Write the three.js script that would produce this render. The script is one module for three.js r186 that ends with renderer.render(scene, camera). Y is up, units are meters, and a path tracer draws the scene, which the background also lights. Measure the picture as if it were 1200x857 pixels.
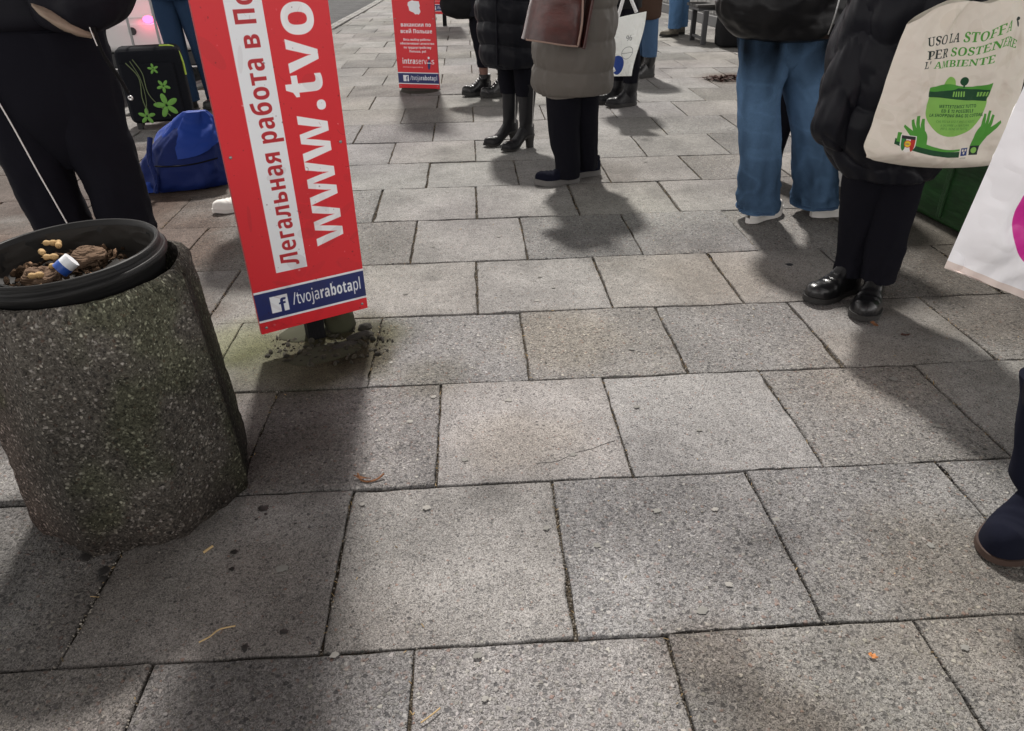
import * as THREE from 'three';
import { mergeGeometries, mergeVertices, toCreasedNormals } from 'three/addons/utils/BufferGeometryUtils.js';
import { RoundedBoxGeometry } from 'three/addons/geometries/RoundedBoxGeometry.js';

// ------------------------------------------------------------------ camera, sky, sun, exposure
const scene = new THREE.Scene();
const camera = new THREE.PerspectiveCamera(2 * Math.atan(428.5 / 847.47) * 180 / Math.PI, 1200 / 857, 0.05, 200);
camera.position.set(0, 1.2, 0);
{
  const right = new THREE.Vector3(0.998, -0.015, 0.057), up = new THREE.Vector3(0.042, 0.860, -0.508), back = new THREE.Vector3(-0.041, 0.510, 0.859);
  camera.quaternion.setFromRotationMatrix(new THREE.Matrix4().makeBasis(right.normalize(), up.normalize(), back.normalize()));
}
camera.updateMatrixWorld(true);
camera.updateProjectionMatrix();
const renderer = new THREE.WebGLRenderer({ antialias: true });
renderer.toneMapping = THREE.LinearToneMapping;
renderer.toneMappingExposure = 1.5;
renderer.shadowMap.enabled = true;
{ // night sky over a lit city: brightest along the horizon all the way round, dim overhead
  const W = 64, H = 64, d = new Float32Array(W * H * 4);
  for (let j = 0; j < H; j++) for (let i = 0; i < W; i++) {
    const s = Math.sin(((j + 0.5) / H - 0.5) * Math.PI), L = s > 0 ? 0.1 + 1.75 * (1 - s) ** 2 : 0.4;
    d.set([L * 1.0, L * 0.965, L * 0.94, 1], (j * W + i) * 4);
  }
  const t = new THREE.DataTexture(d, W, H, THREE.RGBAFormat, THREE.FloatType);
  t.mapping = THREE.EquirectangularReflectionMapping; t.magFilter = THREE.LinearFilter; t.needsUpdate = true;
  scene.background = t; scene.environment = t;
}
const sun = new THREE.DirectionalLight(new THREE.Color(1, 0.955, 0.9), 3.3);
{ const el = 53 * Math.PI / 180, az = -5 * Math.PI / 180;
  sun.position.set(Math.sin(az) * Math.cos(el) * 20, Math.sin(el) * 20, -Math.cos(az) * Math.cos(el) * 20 - 3); sun.target.position.set(0, 0, -3); }
sun.castShadow = true; sun.shadow.radius = 8; sun.shadow.mapSize.set(2048, 2048);
Object.assign(sun.shadow.camera, { left: -12, right: 12, top: 12, bottom: -12, near: 1, far: 50 });
scene.add(sun, sun.target);

// ------------------------------------------------------------------ helpers
const V = (x, y, z) => new THREE.Vector3(x, y, z);
function rng(a) { return () => { a = (a + 0x6d2b79f5) | 0; let t = Math.imul(a ^ (a >>> 15), 1 | a); t = (t + Math.imul(t ^ (t >>> 7), 61 | t)) ^ t; return ((t ^ (t >>> 14)) >>> 0) / 4294967296; }; }
const R = rng(77), rr = (a, b) => a + (b - a) * R();
const clamp = (x, a = 0, b = 1) => Math.min(b, Math.max(a, x)), lerp = (a, b, t) => a + (b - a) * t;
const sst = (a, b, x) => { const t = clamp((x - a) / (b - a)); return t * t * (3 - 2 * t); };
function hash(x, y, z) { let h = Math.imul(x, 374761393) ^ Math.imul(y, 668265263) ^ Math.imul(z, 2147483647 ^ 0x5bd1e995); h = Math.imul(h ^ (h >>> 13), 1274126177); return ((h ^ (h >>> 16)) >>> 0) / 4294967296; }
function noise(x, y, z = 0) {                       // value noise, -1..1
  const X = Math.floor(x), Y = Math.floor(y), Z = Math.floor(z), f = (t) => t * t * (3 - 2 * t), u = f(x - X), v = f(y - Y), w = f(z - Z);
  const c = (i, j, k) => hash(X + i, Y + j, Z + k);
  return 2 * lerp(lerp(lerp(c(0, 0, 0), c(1, 0, 0), u), lerp(c(0, 1, 0), c(1, 1, 0), u), v), lerp(lerp(c(0, 0, 1), c(1, 0, 1), u), lerp(c(0, 1, 1), c(1, 1, 1), u), v), w) - 1;
}
const fbm = (x, y, z = 0, o = 3) => { let s = 0, a = 0.5; for (let i = 0; i < o; i++) { s += a * noise(x, y, z); x *= 2.03; y *= 2.03; z *= 2.03; a *= 0.5; } return s; };
const ridge = (x, y, z = 0) => 1 - Math.abs(noise(x, y, z)) * 2;
const names = new Map();
function numbered(n) { const k = names.get(n) ?? 0; names.set(n, k + 1); return k ? n + '_' + String(k).padStart(3, '0') : n; }
function add(name, geo, mat, parent) {
  const m = new THREE.Mesh(Array.isArray(geo) ? mergeGeometries(geo.map(clean)) : geo, mat); m.castShadow = m.receiveShadow = true; m.name = numbered(name); parent.add(m); return m;
}
function clean(g) { const o = g.index ? g.toNonIndexed() : g.clone(); for (const k of Object.keys(o.attributes)) if (!['position', 'normal', 'uv'].includes(k)) o.deleteAttribute(k); return o; }
function thing(name, label, category, x = 0, y = 0, z = 0, ry = 0, group) {
  const o = new THREE.Group(); o.name = numbered(name); o.position.set(x, y, z); o.rotation.y = ry; scene.add(o); o.userData = { label, category }; if (group) o.userData.group = group; return o;
}
function tag(o, label, category, group) { Object.assign(o.userData, { label, category }); if (group) o.userData.group = group; return o; }
function grid(nu, nv, fn, closeU = false) {          // fn(u, v) -> [x, y, z, s, t]
  const p = [], uv = [], idx = [];
  for (let j = 0; j <= nv; j++) for (let i = 0; i <= nu; i++) { const q = fn(i / nu, j / nv); p.push(q[0], q[1], q[2]); uv.push(q[3] ?? i / nu, q[4] ?? j / nv); }
  const w = nu + 1;
  for (let j = 0; j < nv; j++) for (let i = 0; i < nu; i++) { const a = j * w + i; idx.push(a, a + 1, a + w, a + 1, a + w + 1, a + w); }
  const g = new THREE.BufferGeometry(); g.setAttribute('position', new THREE.Float32BufferAttribute(p, 3)); g.setAttribute('uv', new THREE.Float32BufferAttribute(uv, 2)); g.setIndex(idx); g.computeVertexNormals();
  if (closeU) { const n = g.attributes.normal; for (let j = 0; j <= nv; j++) { const a = j * w, b = a + nu, m = V(n.getX(a) + n.getX(b), n.getY(a) + n.getY(b), n.getZ(a) + n.getZ(b)).normalize(); n.setXYZ(a, m.x, m.y, m.z); n.setXYZ(b, m.x, m.y, m.z); } }
  return g;
}
const crom = (a, b, c, d, t) => 0.5 * (2 * b + (c - a) * t + (2 * a - 5 * b + 4 * c - d) * t * t + (3 * b - a - 3 * c + d) * t * t * t);
function sample(rows, t) {                            // Catmull-Rom through rows of numbers, t 0..1
  const n = rows.length - 1, x = clamp(t) * n, i = Math.min(n - 1, Math.floor(x)), f = x - i, at = (k) => rows[clamp(k, 0, n)];
  return rows[0].map((_, k) => crom(at(i - 1)[k], at(i)[k], at(i + 1)[k], at(i + 2)[k], f));
}
// rows from bottom to top: [y, cx, cz, rx, rz]; o.disp(th, y, t, x, z) radial offset in metres
function loft(rows, o = {}) {
  const seg = o.seg ?? 28, nv = o.nv ?? (rows.length - 1) * 6, pw = o.pow ?? 1, yaw = o.yaw ?? 0, capH = o.cap ?? 0.012;
  const body = (u, v) => {
    const e = capH / 1, k = nv; let t = v;
    const s = sample(rows, t), th = u * Math.PI * 2, c = Math.cos(th), sn = Math.sin(th), sg = (q) => Math.sign(q) * Math.abs(q) ** pw;
    let x = sg(c) * s[3], z = sg(sn) * s[4];
    const d = o.disp ? o.disp(th, s[0], t, x + s[1], z + s[2]) : 0, l = Math.hypot(x, z) || 1; x += x / l * d; z += z / l * d;
    const X = x * Math.cos(yaw) + z * Math.sin(yaw), Z = -x * Math.sin(yaw) + z * Math.cos(yaw);
    const yd = o.hem && t === 0 ? 0 : 0;
    return [X + s[1], s[0] + yd + (o.dy ? o.dy(th, t) : 0), Z + s[2], th * (s[3] + s[4]) / 2, s[0]];
  };
  const g = grid(seg, nv, (u, v) => body(1 - u, v), true), parts = [g];
  for (const end of [0, 1]) { if ((end ? o.capT : o.capB) === false) continue;
    const s = sample(rows, end);
    parts.push(grid(seg, 2, (u, v) => { const q = body(end ? 1 - u : u, end), f = 1 - v; return [lerp(s[1], q[0], f), q[1] * f + (s[0] + (end ? 1 : 1) * (o.capDy ?? 0.004)) * v, lerp(s[2], q[2], f), q[3], q[4]]; })); }
  return mergeGeometries(parts.map(clean));
}
function tube(pts, r, seg = 8, n) { return new THREE.TubeGeometry(new THREE.CatmullRomCurve3(pts.map((p) => V(...p))), n ?? pts.length * 6, r, seg); }
const box = (w, h, d, x = 0, y = 0, z = 0, b = 0.004) => { const g = new RoundedBoxGeometry(w, h, d, 2, Math.min(b, w / 2.1, h / 2.1, d / 2.1)); g.translate(x, y, z); return g; };

// ------------------------------------------------------------------ computed textures
function dataTex(w, h, arr, srgb, wrap = true) {
  const t = new THREE.DataTexture(arr, w, h, THREE.RGBAFormat); if (srgb) t.colorSpace = THREE.SRGBColorSpace;
  t.magFilter = THREE.LinearFilter; t.minFilter = THREE.LinearMipmapLinearFilter; if (wrap) t.wrapS = t.wrapT = THREE.RepeatWrapping; t.needsUpdate = true; return t;
}
function tileNoise(n, cells, seed) {                  // tileable value noise in an n x n array, 0..1
  const r = rng(seed), g = new Float32Array(cells * cells).map(() => r()), out = new Float32Array(n * n), f = (t) => t * t * (3 - 2 * t);
  for (let y = 0; y < n; y++) { const gy = y / n * cells, Y = Math.floor(gy), v = f(gy - Y), y0 = (Y % cells) * cells, y1 = ((Y + 1) % cells) * cells;
    for (let x = 0; x < n; x++) { const gx = x / n * cells, X = Math.floor(gx), u = f(gx - X), x0 = X % cells, x1 = (X + 1) % cells;
      out[y * n + x] = lerp(lerp(g[y0 + x0], g[y0 + x1], u), lerp(g[y1 + x0], g[y1 + x1], u), v); } }
  return out;
}
const toS = (x) => 255 * (x <= 0.0031308 ? 12.92 * x : 1.055 * clamp(x) ** (1 / 2.4) - 0.055);
// exposed-aggregate concrete, one square metre
function aggregate(n, seed, o) {
  const r = rng(seed), col = new Float32Array(n * n * 3), hgt = new Float32Array(n * n), a = tileNoise(n, 6, seed + 1), b = tileNoise(n, 48, seed + 2), c = tileNoise(n, n / 4, seed + 3), d = tileNoise(n, n / 2, seed + 4);
  for (let i = 0; i < n * n; i++) { const k = o.base * (0.72 + 0.22 * a[i] + 0.24 * b[i] + 0.5 * (c[i] - 0.4) * o.grain + 0.5 * (d[i] - 0.45) * o.grain); col[i * 3] = k * o.tint[0]; col[i * 3 + 1] = k * o.tint[1]; col[i * 3 + 2] = k * o.tint[2]; hgt[i] = 0.4 + 0.12 * (c[i] - 0.5) + 0.18 * (b[i] - 0.5) + 0.1 * (d[i] - 0.5); }
  for (let q = 0; q < o.count; q++) {
    const cx = r() * n, cy = r() * n, rad = (o.r0 + (o.r1 - o.r0) * r() ** 3.2) * n, el = 0.5 + 0.5 * r(), th = r() * 3.14, ct = Math.cos(th), sn = Math.sin(th), pick = r();
    let p; const light = o.light * (0.6 + 0.7 * r());
    if (pick < o.pl) p = [light, light * (0.95 + 0.04 * r()), light * (0.86 + 0.1 * r())]; else if (pick < o.pl + o.pd) { const k = o.base * (0.2 + 0.3 * r()); p = [k, k, k * 1.02]; }
    else if (pick < o.pl + o.pd + 0.06) p = [o.base * 1.2, o.base * 0.85, o.base * 0.72]; else { const k = o.base * (0.7 + 0.6 * r()); p = [k * o.tint[0], k * o.tint[1] * (0.96 + 0.06 * r()), k * o.tint[2] * (0.92 + 0.1 * r())]; }
    const pit = pick >= o.pl && pick < o.pl + o.pd, m = Math.ceil(rad), al = 0.25 + 0.6 * r(), wob = r() * 6;
    for (let y = -m; y <= m; y++) for (let x = -m; x <= m; x++) {
      const X = (x * ct + y * sn) / rad, Y = (-x * sn + y * ct) / (rad * el), an = Math.atan2(Y, X), e = (X * X + Y * Y) * (1 + 0.25 * Math.sin(an * 3 + wob)); if (e > 1) continue;
      const i = ((((Math.floor(cy) + y) % n) + n) % n) * n + ((((Math.floor(cx) + x) % n) + n) % n), w = al * Math.min(1, (1 - e) * 3);
      for (let k = 0; k < 3; k++) col[i * 3 + k] = lerp(col[i * 3 + k], p[k], w); hgt[i] = lerp(hgt[i], pit ? 0.15 : 0.5 + 0.45 * Math.sqrt(1 - e), w);
    }
  }
  const A = new Uint8Array(n * n * 4), B = new Uint8Array(n * n * 4);
  for (let i = 0; i < n * n; i++) { for (let k = 0; k < 3; k++) A[i * 4 + k] = toS(col[i * 3 + k]); A[i * 4 + 3] = 255; B[i * 4] = B[i * 4 + 1] = B[i * 4 + 2] = 255 * clamp(hgt[i]); B[i * 4 + 3] = 255; }
  return { map: dataTex(n, n, A, true), bump: dataTex(n, n, B, false) };
}
const texCoarse = aggregate(2048, 5, { base: 0.19, tint: [1.015, 0.99, 0.96], grain: 2.2, count: 60000, r0: 0.0006, r1: 0.0056, light: 0.36, pl: 0.2, pd: 0.3 });
const texFine = aggregate(2048, 9, { base: 0.218, tint: [1.025, 0.995, 0.955], grain: 2.0, count: 46000, r0: 0.0005, r1: 0.0042, light: 0.34, pl: 0.1, pd: 0.36 });
const texBin = aggregate(1024, 21, { base: 0.055, tint: [1.05, 1.0, 0.92], grain: 1.7, count: 52000, r0: 0.0011, r1: 0.0048, light: 0.27, pl: 0.3, pd: 0.34 });
function weave(n, seed, fn) { const A = new Uint8Array(n * n * 4), r = rng(seed); for (let y = 0; y < n; y++) for (let x = 0; x < n; x++) { const k = 255 * clamp(fn(x, y, r)); A.set([k, k, k, 255], (y * n + x) * 4); } return A; }
const twill = dataTex(256, 256, weave(256, 3, (x, y, r) => 0.5 + 0.3 * Math.sin((x + y) * Math.PI / 4) + 0.35 * (r() - 0.5)), false); twill.repeat.set(9, 9);
const denimTex = dataTex(256, 256, weave(256, 4, (x, y, r) => 0.72 + 0.16 * Math.sin((x + y) * Math.PI / 4) + 0.42 * (r() - 0.5)), true); denimTex.repeat.set(7, 7);
const clothBump = dataTex(256, 256, weave(256, 8, (x, y, r) => 0.5 + 0.2 * Math.sin(x * Math.PI / 2) * Math.sin(y * Math.PI / 2) + 0.3 * (r() - 0.5)), false); clothBump.repeat.set(7, 7);
const leatherBump = (() => { const n = 256, a = tileNoise(n, 64, 31), b = tileNoise(n, 20, 32); return dataTex(n, n, weave(n, 8, (x, y) => 0.3 + 0.4 * Math.abs(a[y * n + x] - 0.5) * 2 + 0.3 * b[y * n + x]), false); })(); leatherBump.repeat.set(5, 5);
const crumple = (() => { const n = 512, a = tileNoise(n, 7, 41), b = tileNoise(n, 17, 42), c = tileNoise(n, 40, 43); return dataTex(n, n, weave(n, 8, (x, y) => { const i = y * n + x; return 0.55 * Math.abs(a[i] - 0.5) * 2 + 0.3 * Math.abs(b[i] - 0.5) * 2 + 0.15 * c[i]; }), false); })();
const grime = (() => { const n = 512, a = tileNoise(n, 9, 51), b = tileNoise(n, 60, 52), r = rng(4); return dataTex(n, n, weave(n, 8, (x, y) => { const i = y * n + x; return 0.62 + 0.3 * a[i] + 0.16 * (b[i] - 0.5) + 0.08 * (r() - 0.5); }), true); })();

// ------------------------------------------------------------------ materials
const std = (r, g, b, rough = 0.85, o = {}) => new THREE.MeshStandardMaterial({ color: new THREE.Color().setRGB(r, g, b), roughness: rough, ...o });
const clo = (r, g, b, rough, o = {}) => phy(r, g, b, rough, { specularIntensity: 0.15, ...o });
const phy = (r, g, b, rough, o = {}) => new THREE.MeshPhysicalMaterial({ color: new THREE.Color().setRGB(r, g, b), roughness: rough, ...o });
const M = {
  slabCoarse: clo(1, 1, 1, 0.86, { map: texCoarse.map, bumpMap: texCoarse.bump, bumpScale: 0.006, specularIntensity: 0.35, vertexColors: true }),
  slabFine: clo(1, 1, 1, 0.8, { map: texFine.map, bumpMap: texFine.bump, bumpScale: 0.0042, specularIntensity: 0.35, vertexColors: true }),
  bed: clo(1.0, 0.88, 0.74, 0.95, { map: texBin.map, bumpMap: texBin.bump, bumpScale: 0.006 }),
  bin: clo(1, 1, 1, 0.82, { map: texBin.map, bumpMap: texBin.bump, bumpScale: 0.006, vertexColors: true }),
  asphalt: std(0.055, 0.055, 0.057, 0.9, { map: grime, bumpMap: texFine.bump, bumpScale: 0.004 }),
  kerb: std(0.36, 0.35, 0.33, 0.85, { map: grime, bumpMap: texFine.bump, bumpScale: 0.003 }),
  rubber: std(0.016, 0.016, 0.017, 0.5), blackPlastic: phy(0.01, 0.01, 0.0102, 0.5, { specularIntensity: 0.45, bumpMap: crumple, bumpScale: 0.002 }),
  blackBag: ((...a) => phy(a[0], a[1], a[2], a[3], { specularIntensity: 0.35, ...a[4] }))(0.022, 0.02, 0.018, 0.6, { bumpMap: crumple, bumpScale: 0.01 }),
  trackCloth: clo(0.0085, 0.0085, 0.0125, 0.92, { bumpMap: clothBump, bumpScale: 0.0008 }), trouser: clo(0.0075, 0.0075, 0.011, 0.92, { bumpMap: twill, bumpScale: 0.0008 }),
  nylon: ((...a) => phy(a[0], a[1], a[2], a[3], { specularIntensity: 0.25, ...a[4] }))(0.008, 0.0085, 0.012, 0.42, { bumpMap: crumple, bumpScale: 0.003 }), nylonMatte: ((...a) => phy(a[0], a[1], a[2], a[3], { specularIntensity: 0.2, ...a[4] }))(0.0085, 0.0085, 0.0125, 0.55, { bumpMap: crumple, bumpScale: 0.003 }),
  leather: phy(0.009, 0.009, 0.011, 0.42, { bumpMap: leatherBump, bumpScale: 0.001, specularIntensity: 0.5, clearcoat: 0.08, clearcoatRoughness: 0.25 }), patent: phy(0.008, 0.008, 0.009, 0.3, { bumpMap: leatherBump, bumpScale: 0.0006, specularIntensity: 0.7, clearcoat: 0.3, clearcoatRoughness: 0.12 }),
  suedeNavy: clo(0.008, 0.009, 0.017, 0.95, { bumpMap: clothBump, bumpScale: 0.0008 }), sole: std(0.018, 0.017, 0.016, 0.7), soleGrey: std(0.13, 0.125, 0.12, 0.75), soleBrown: std(0.045, 0.025, 0.018, 0.6), soleWhite: std(0.62, 0.6, 0.57, 0.7),
  taupe: ((...a) => phy(a[0], a[1], a[2], a[3], { specularIntensity: 0.45, ...a[4] }))(0.125, 0.113, 0.1, 0.6, { bumpMap: crumple, bumpScale: 0.004 }), brownLeather: phy(0.115, 0.032, 0.026, 0.33, { map: grime, bumpMap: leatherBump, bumpScale: 0.0012, clearcoat: 0.5, clearcoatRoughness: 0.22 }),
  brownEdge: std(0.3, 0.2, 0.16, 0.6), brownCoat: clo(0.05, 0.03, 0.022, 0.8, { bumpMap: crumple, bumpScale: 0.003 }), jacketLeather: phy(0.008, 0.0078, 0.0088, 0.36, { bumpMap: crumple, bumpScale: 0.006, specularIntensity: 0.4, clearcoat: 0, clearcoatRoughness: 0.3 }),
  denim: clo(0.1, 0.185, 0.325, 0.9, { map: denimTex, bumpMap: twill, bumpScale: 0.0009, vertexColors: true }), denimPlain: clo(0.105, 0.19, 0.34, 0.9, { map: denimTex, bumpMap: twill, bumpScale: 0.0009 }), denimPale: clo(0.15, 0.3, 0.55, 0.9, { map: denimTex }), denimDark: clo(0.04, 0.08, 0.16, 0.9, { map: denimTex }),
  canvasWhite: std(0.7, 0.68, 0.65, 0.85, { bumpMap: clothBump, bumpScale: 0.0006 }), grey: clo(0.2, 0.19, 0.175, 0.9, { bumpMap: clothBump, bumpScale: 0.0008 }),
  skin: phy(0.5, 0.27, 0.19, 0.5, { bumpMap: leatherBump, bumpScale: 0.0004 }), sock: std(0.45, 0.44, 0.43, 0.9), stocking: std(0.16, 0.085, 0.065, 0.75),
  piping: std(0.75, 0.74, 0.72, 0.6), metal: std(0.6, 0.6, 0.6, 0.3, { metalness: 1 }), steelDark: std(0.06, 0.06, 0.062, 0.5, { metalness: 0.7 }), zinc: std(0.32, 0.32, 0.32, 0.5, { metalness: 0.9 }),
  beige: std(0.26, 0.2, 0.15, 0.8, { bumpMap: crumple, bumpScale: 0.003 }), red: std(0.56, 0.022, 0.03, 0.42), signBack: std(0.4, 0.05, 0.055, 0.5),
  concrete: std(0.085, 0.075, 0.06, 0.9, { map: grime, bumpMap: texFine.bump, bumpScale: 0.005 }), moss: std(0.035, 0.036, 0.018, 0.95),
  suitcase: clo(0.0095, 0.0105, 0.014, 0.75, { bumpMap: twill, bumpScale: 0.001 }), green: std(0.14, 0.33, 0.06, 0.8), lime: std(0.36, 0.5, 0.06, 0.6), olive: std(0.13, 0.17, 0.08, 0.8),
  blue: phy(0.008, 0.04, 0.26, 0.6, { bumpMap: crumple, bumpScale: 0.014, specularIntensity: 0.5 }), blueDark: ((...a) => phy(a[0], a[1], a[2], a[3], { specularIntensity: 0.45, ...a[4] }))(0.006, 0.018, 0.11, 0.65, { bumpMap: crumple, bumpScale: 0.014 }),
  carWhite: phy(0.62, 0.61, 0.6, 0.4, { clearcoat: 0.6 }), glassDark: phy(0.012, 0.014, 0.016, 0.08), tyre: std(0.014, 0.014, 0.014, 0.85),
  lampRed: new THREE.MeshStandardMaterial({ color: new THREE.Color().setRGB(0.5, 0.02, 0.05), emissive: new THREE.Color().setRGB(1, 0.05, 0.16), emissiveIntensity: 6 }),
  wood: std(0.045, 0.04, 0.037, 0.65, { map: grime, bumpMap: grime, bumpScale: 0.002 }), wallPanel: std(0.5, 0.49, 0.47, 0.7, { map: grime }), wallTrim: std(0.12, 0.12, 0.12, 0.7),
  greenPaint: phy(0.025, 0.11, 0.025, 0.5, { map: grime, bumpMap: crumple, bumpScale: 0.003 }), black: clo(0.01, 0.01, 0.011, 0.6, { bumpMap: crumple, bumpScale: 0.004 }),
  gum: std(0.285, 0.275, 0.255, 0.95), gumGrey: std(0.2, 0.195, 0.18, 0.9), wet: phy(0.022, 0.02, 0.019, 0.35), leafBrown: std(0.2, 0.085, 0.035, 0.8), leafOrange: std(0.5, 0.2, 0.06, 0.75), leafRed: std(0.055, 0.022, 0.016, 0.85), straw: std(0.42, 0.3, 0.15, 0.85), grit: std(0.3, 0.28, 0.25, 0.9),
  nut: std(0.5, 0.33, 0.15, 0.8), paper: clo(0.17, 0.115, 0.08, 0.95, { bumpMap: crumple, bumpScale: 0.01 }), capWhite: std(0.75, 0.77, 0.8, 0.4), capBlue: std(0.02, 0.08, 0.36, 0.4),
  camo: std(0.3, 0.27, 0.22, 0.85, { map: grime }), white: std(0.7, 0.7, 0.7, 0.6),
};
for (const m of Object.values(M)) m.side = THREE.DoubleSide;

// ------------------------------------------------------------------ ground: paving slabs, joints, kerb, road
const structure = (o) => { o.userData.kind = 'structure'; return o; };
const pavement = structure(new THREE.Group()); pavement.name = 'pavement'; scene.add(pavement);
const kerbLine = [[-4.6, 3], [-3.6, -1.5], [-2.95, -5.2], [-2.5, -8.2], [-2.1, -12.7], [-1.92, -18], [-1.8, -30]];
function kerbX(z) { for (let i = 1; i < kerbLine.length; i++) if (z >= kerbLine[i][1]) { const a = kerbLine[i - 1], b = kerbLine[i]; return lerp(a[0], b[0], clamp((z - a[1]) / (b[1] - a[1]), -1, 1)); } return -1.8; }
const rowZ = [-0.55, -0.05, 0.45, 0.95, 1.436, 1.927, 2.41, 2.915, 3.464, 4.0, 4.53, 5.08, 5.66, 6.22], phase = [[0.05, 0.5], [0.6, 0.5], [0.345, 0.502], [0.165, 0.505], [-0.13, 0.505], [0.147, 0.507], [-0.006, 0.502], [0.217, 0.507], [0.005, 0.515], [0.25, 0.52], [0.014, 0.54], [0.27, 0.545], [0.01, 0.55]];
while (rowZ[rowZ.length - 1] < 22) { rowZ.push(rowZ[rowZ.length - 1] + 0.57); phase.push([phase.length % 2 ? 0.28 : 0.02, 0.56]); }
const tints = [[1, 1, 1], [1.01, 1, 0.98], [0.99, 0.995, 1.0], [1.015, 1.0, 0.97], [1.0, 0.985, 0.975], [0.96, 0.96, 0.955]];
const stainsAndShade = [ // x, z, radius, colour multiplier: moss and dirt, plus shade painted into the slabs
  [-0.62, -2.14, 0.30, [0.52, 0.53, 0.38]], [-0.42, -2.24, 0.2, [0.6, 0.6, 0.46]], [-0.85, -2.25, 0.2, [0.7, 0.73, 0.54]], [-0.72, -1.72, 0.42, [0.55, 0.53, 0.52]], [-0.5, -1.55, 0.2, [0.7, 0.68, 0.66]], [-0.85, -1.35, 0.33, [0.55, 0.53, 0.52]], [-1.15, -1.15, 0.2, [0.5, 0.5, 0.5]], [-0.16, -1.97, 0.16, [0.7, 0.69, 0.64]], [-0.52, -2.2, 0.24, [0.42, 0.38, 0.3]], [-0.4, -2.12, 0.12, [0.5, 0.46, 0.38]],  // between bin and near sign: the wider sign shadow painted as slab tone
  [0.5, -0.72, 0.17, [0.62, 0.58, 0.55]], [0.42, -0.9, 0.13, [0.7, 0.66, 0.63]], [-1.75, -3.3, 0.9, [0.58, 0.47, 0.42]], [-2.4, -4.4, 1.2, [0.5, 0.43, 0.4]], [-2.0, -6.3, 0.9, [0.62, 0.56, 0.53]], [-1.7, -2.6, 0.7, [0.75, 0.7, 0.67]], [-1.9, -2.3, 0.8, [0.62, 0.54, 0.5]], [-1.4, -4.3, 0.6, [0.7, 0.63, 0.6]], [2.1, -2.4, 0.7, [0.5, 0.47, 0.44]], [2.3, -3, 0.6, [0.45, 0.43, 0.4]], [2.6, -1.6, 0.6, [0.6, 0.57, 0.54]], [1.9, -3.7, 0.5, [0.6, 0.57, 0.54]],  // upper left and right edge: shade put into the colour, beside brown dirt
  [2.5, -7.3, 0.35, [0.6, 0.5, 0.45]], [0.72, -4.2, 0.3, [0.75, 0.74, 0.72]], [1.0, -1.05, 0.3, [0.88, 0.84, 0.78]], [0.28, -2.2, 0.22, [1.03, 1.0, 0.94]], [0.1, -1.6, 0.2, [1.0, 0.97, 0.92]], [0.95, -2.7, 0.35, [1.0, 0.97, 0.93]], [1.2, -1.9, 0.3, [1.0, 0.97, 0.93]], [-0.6, -0.9, 0.5, [0.75, 0.72, 0.7]], [-1.2, -0.7, 0.4, [0.7, 0.68, 0.66]]];
function wearAndShade(x, z) {
  const k = 1 + 0.3 * fbm(x * 2.3, z * 2.3, 3) + 0.2 * fbm(x * 9, z * 9, 7) - 0.3 * sst(0.25, 0.6, fbm(x * 5, z * 5, 21)), c = [k, k * (1 + 0.02 * noise(x * 1.7, z * 1.7, 9)), k * (1 + 0.03 * noise(x * 1.3, z * 1.3, 5))];
  for (const s of stainsAndShade) { const d = Math.hypot(x - s[0], z - s[1]) / s[2] + 0.5 * fbm(x * 6, z * 6, s[0]); const w = sst(1.15, 0.45, d); if (w > 0) for (let i = 0; i < 3; i++) c[i] *= lerp(1, s[3][i], w); }
  return c;
}
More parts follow.
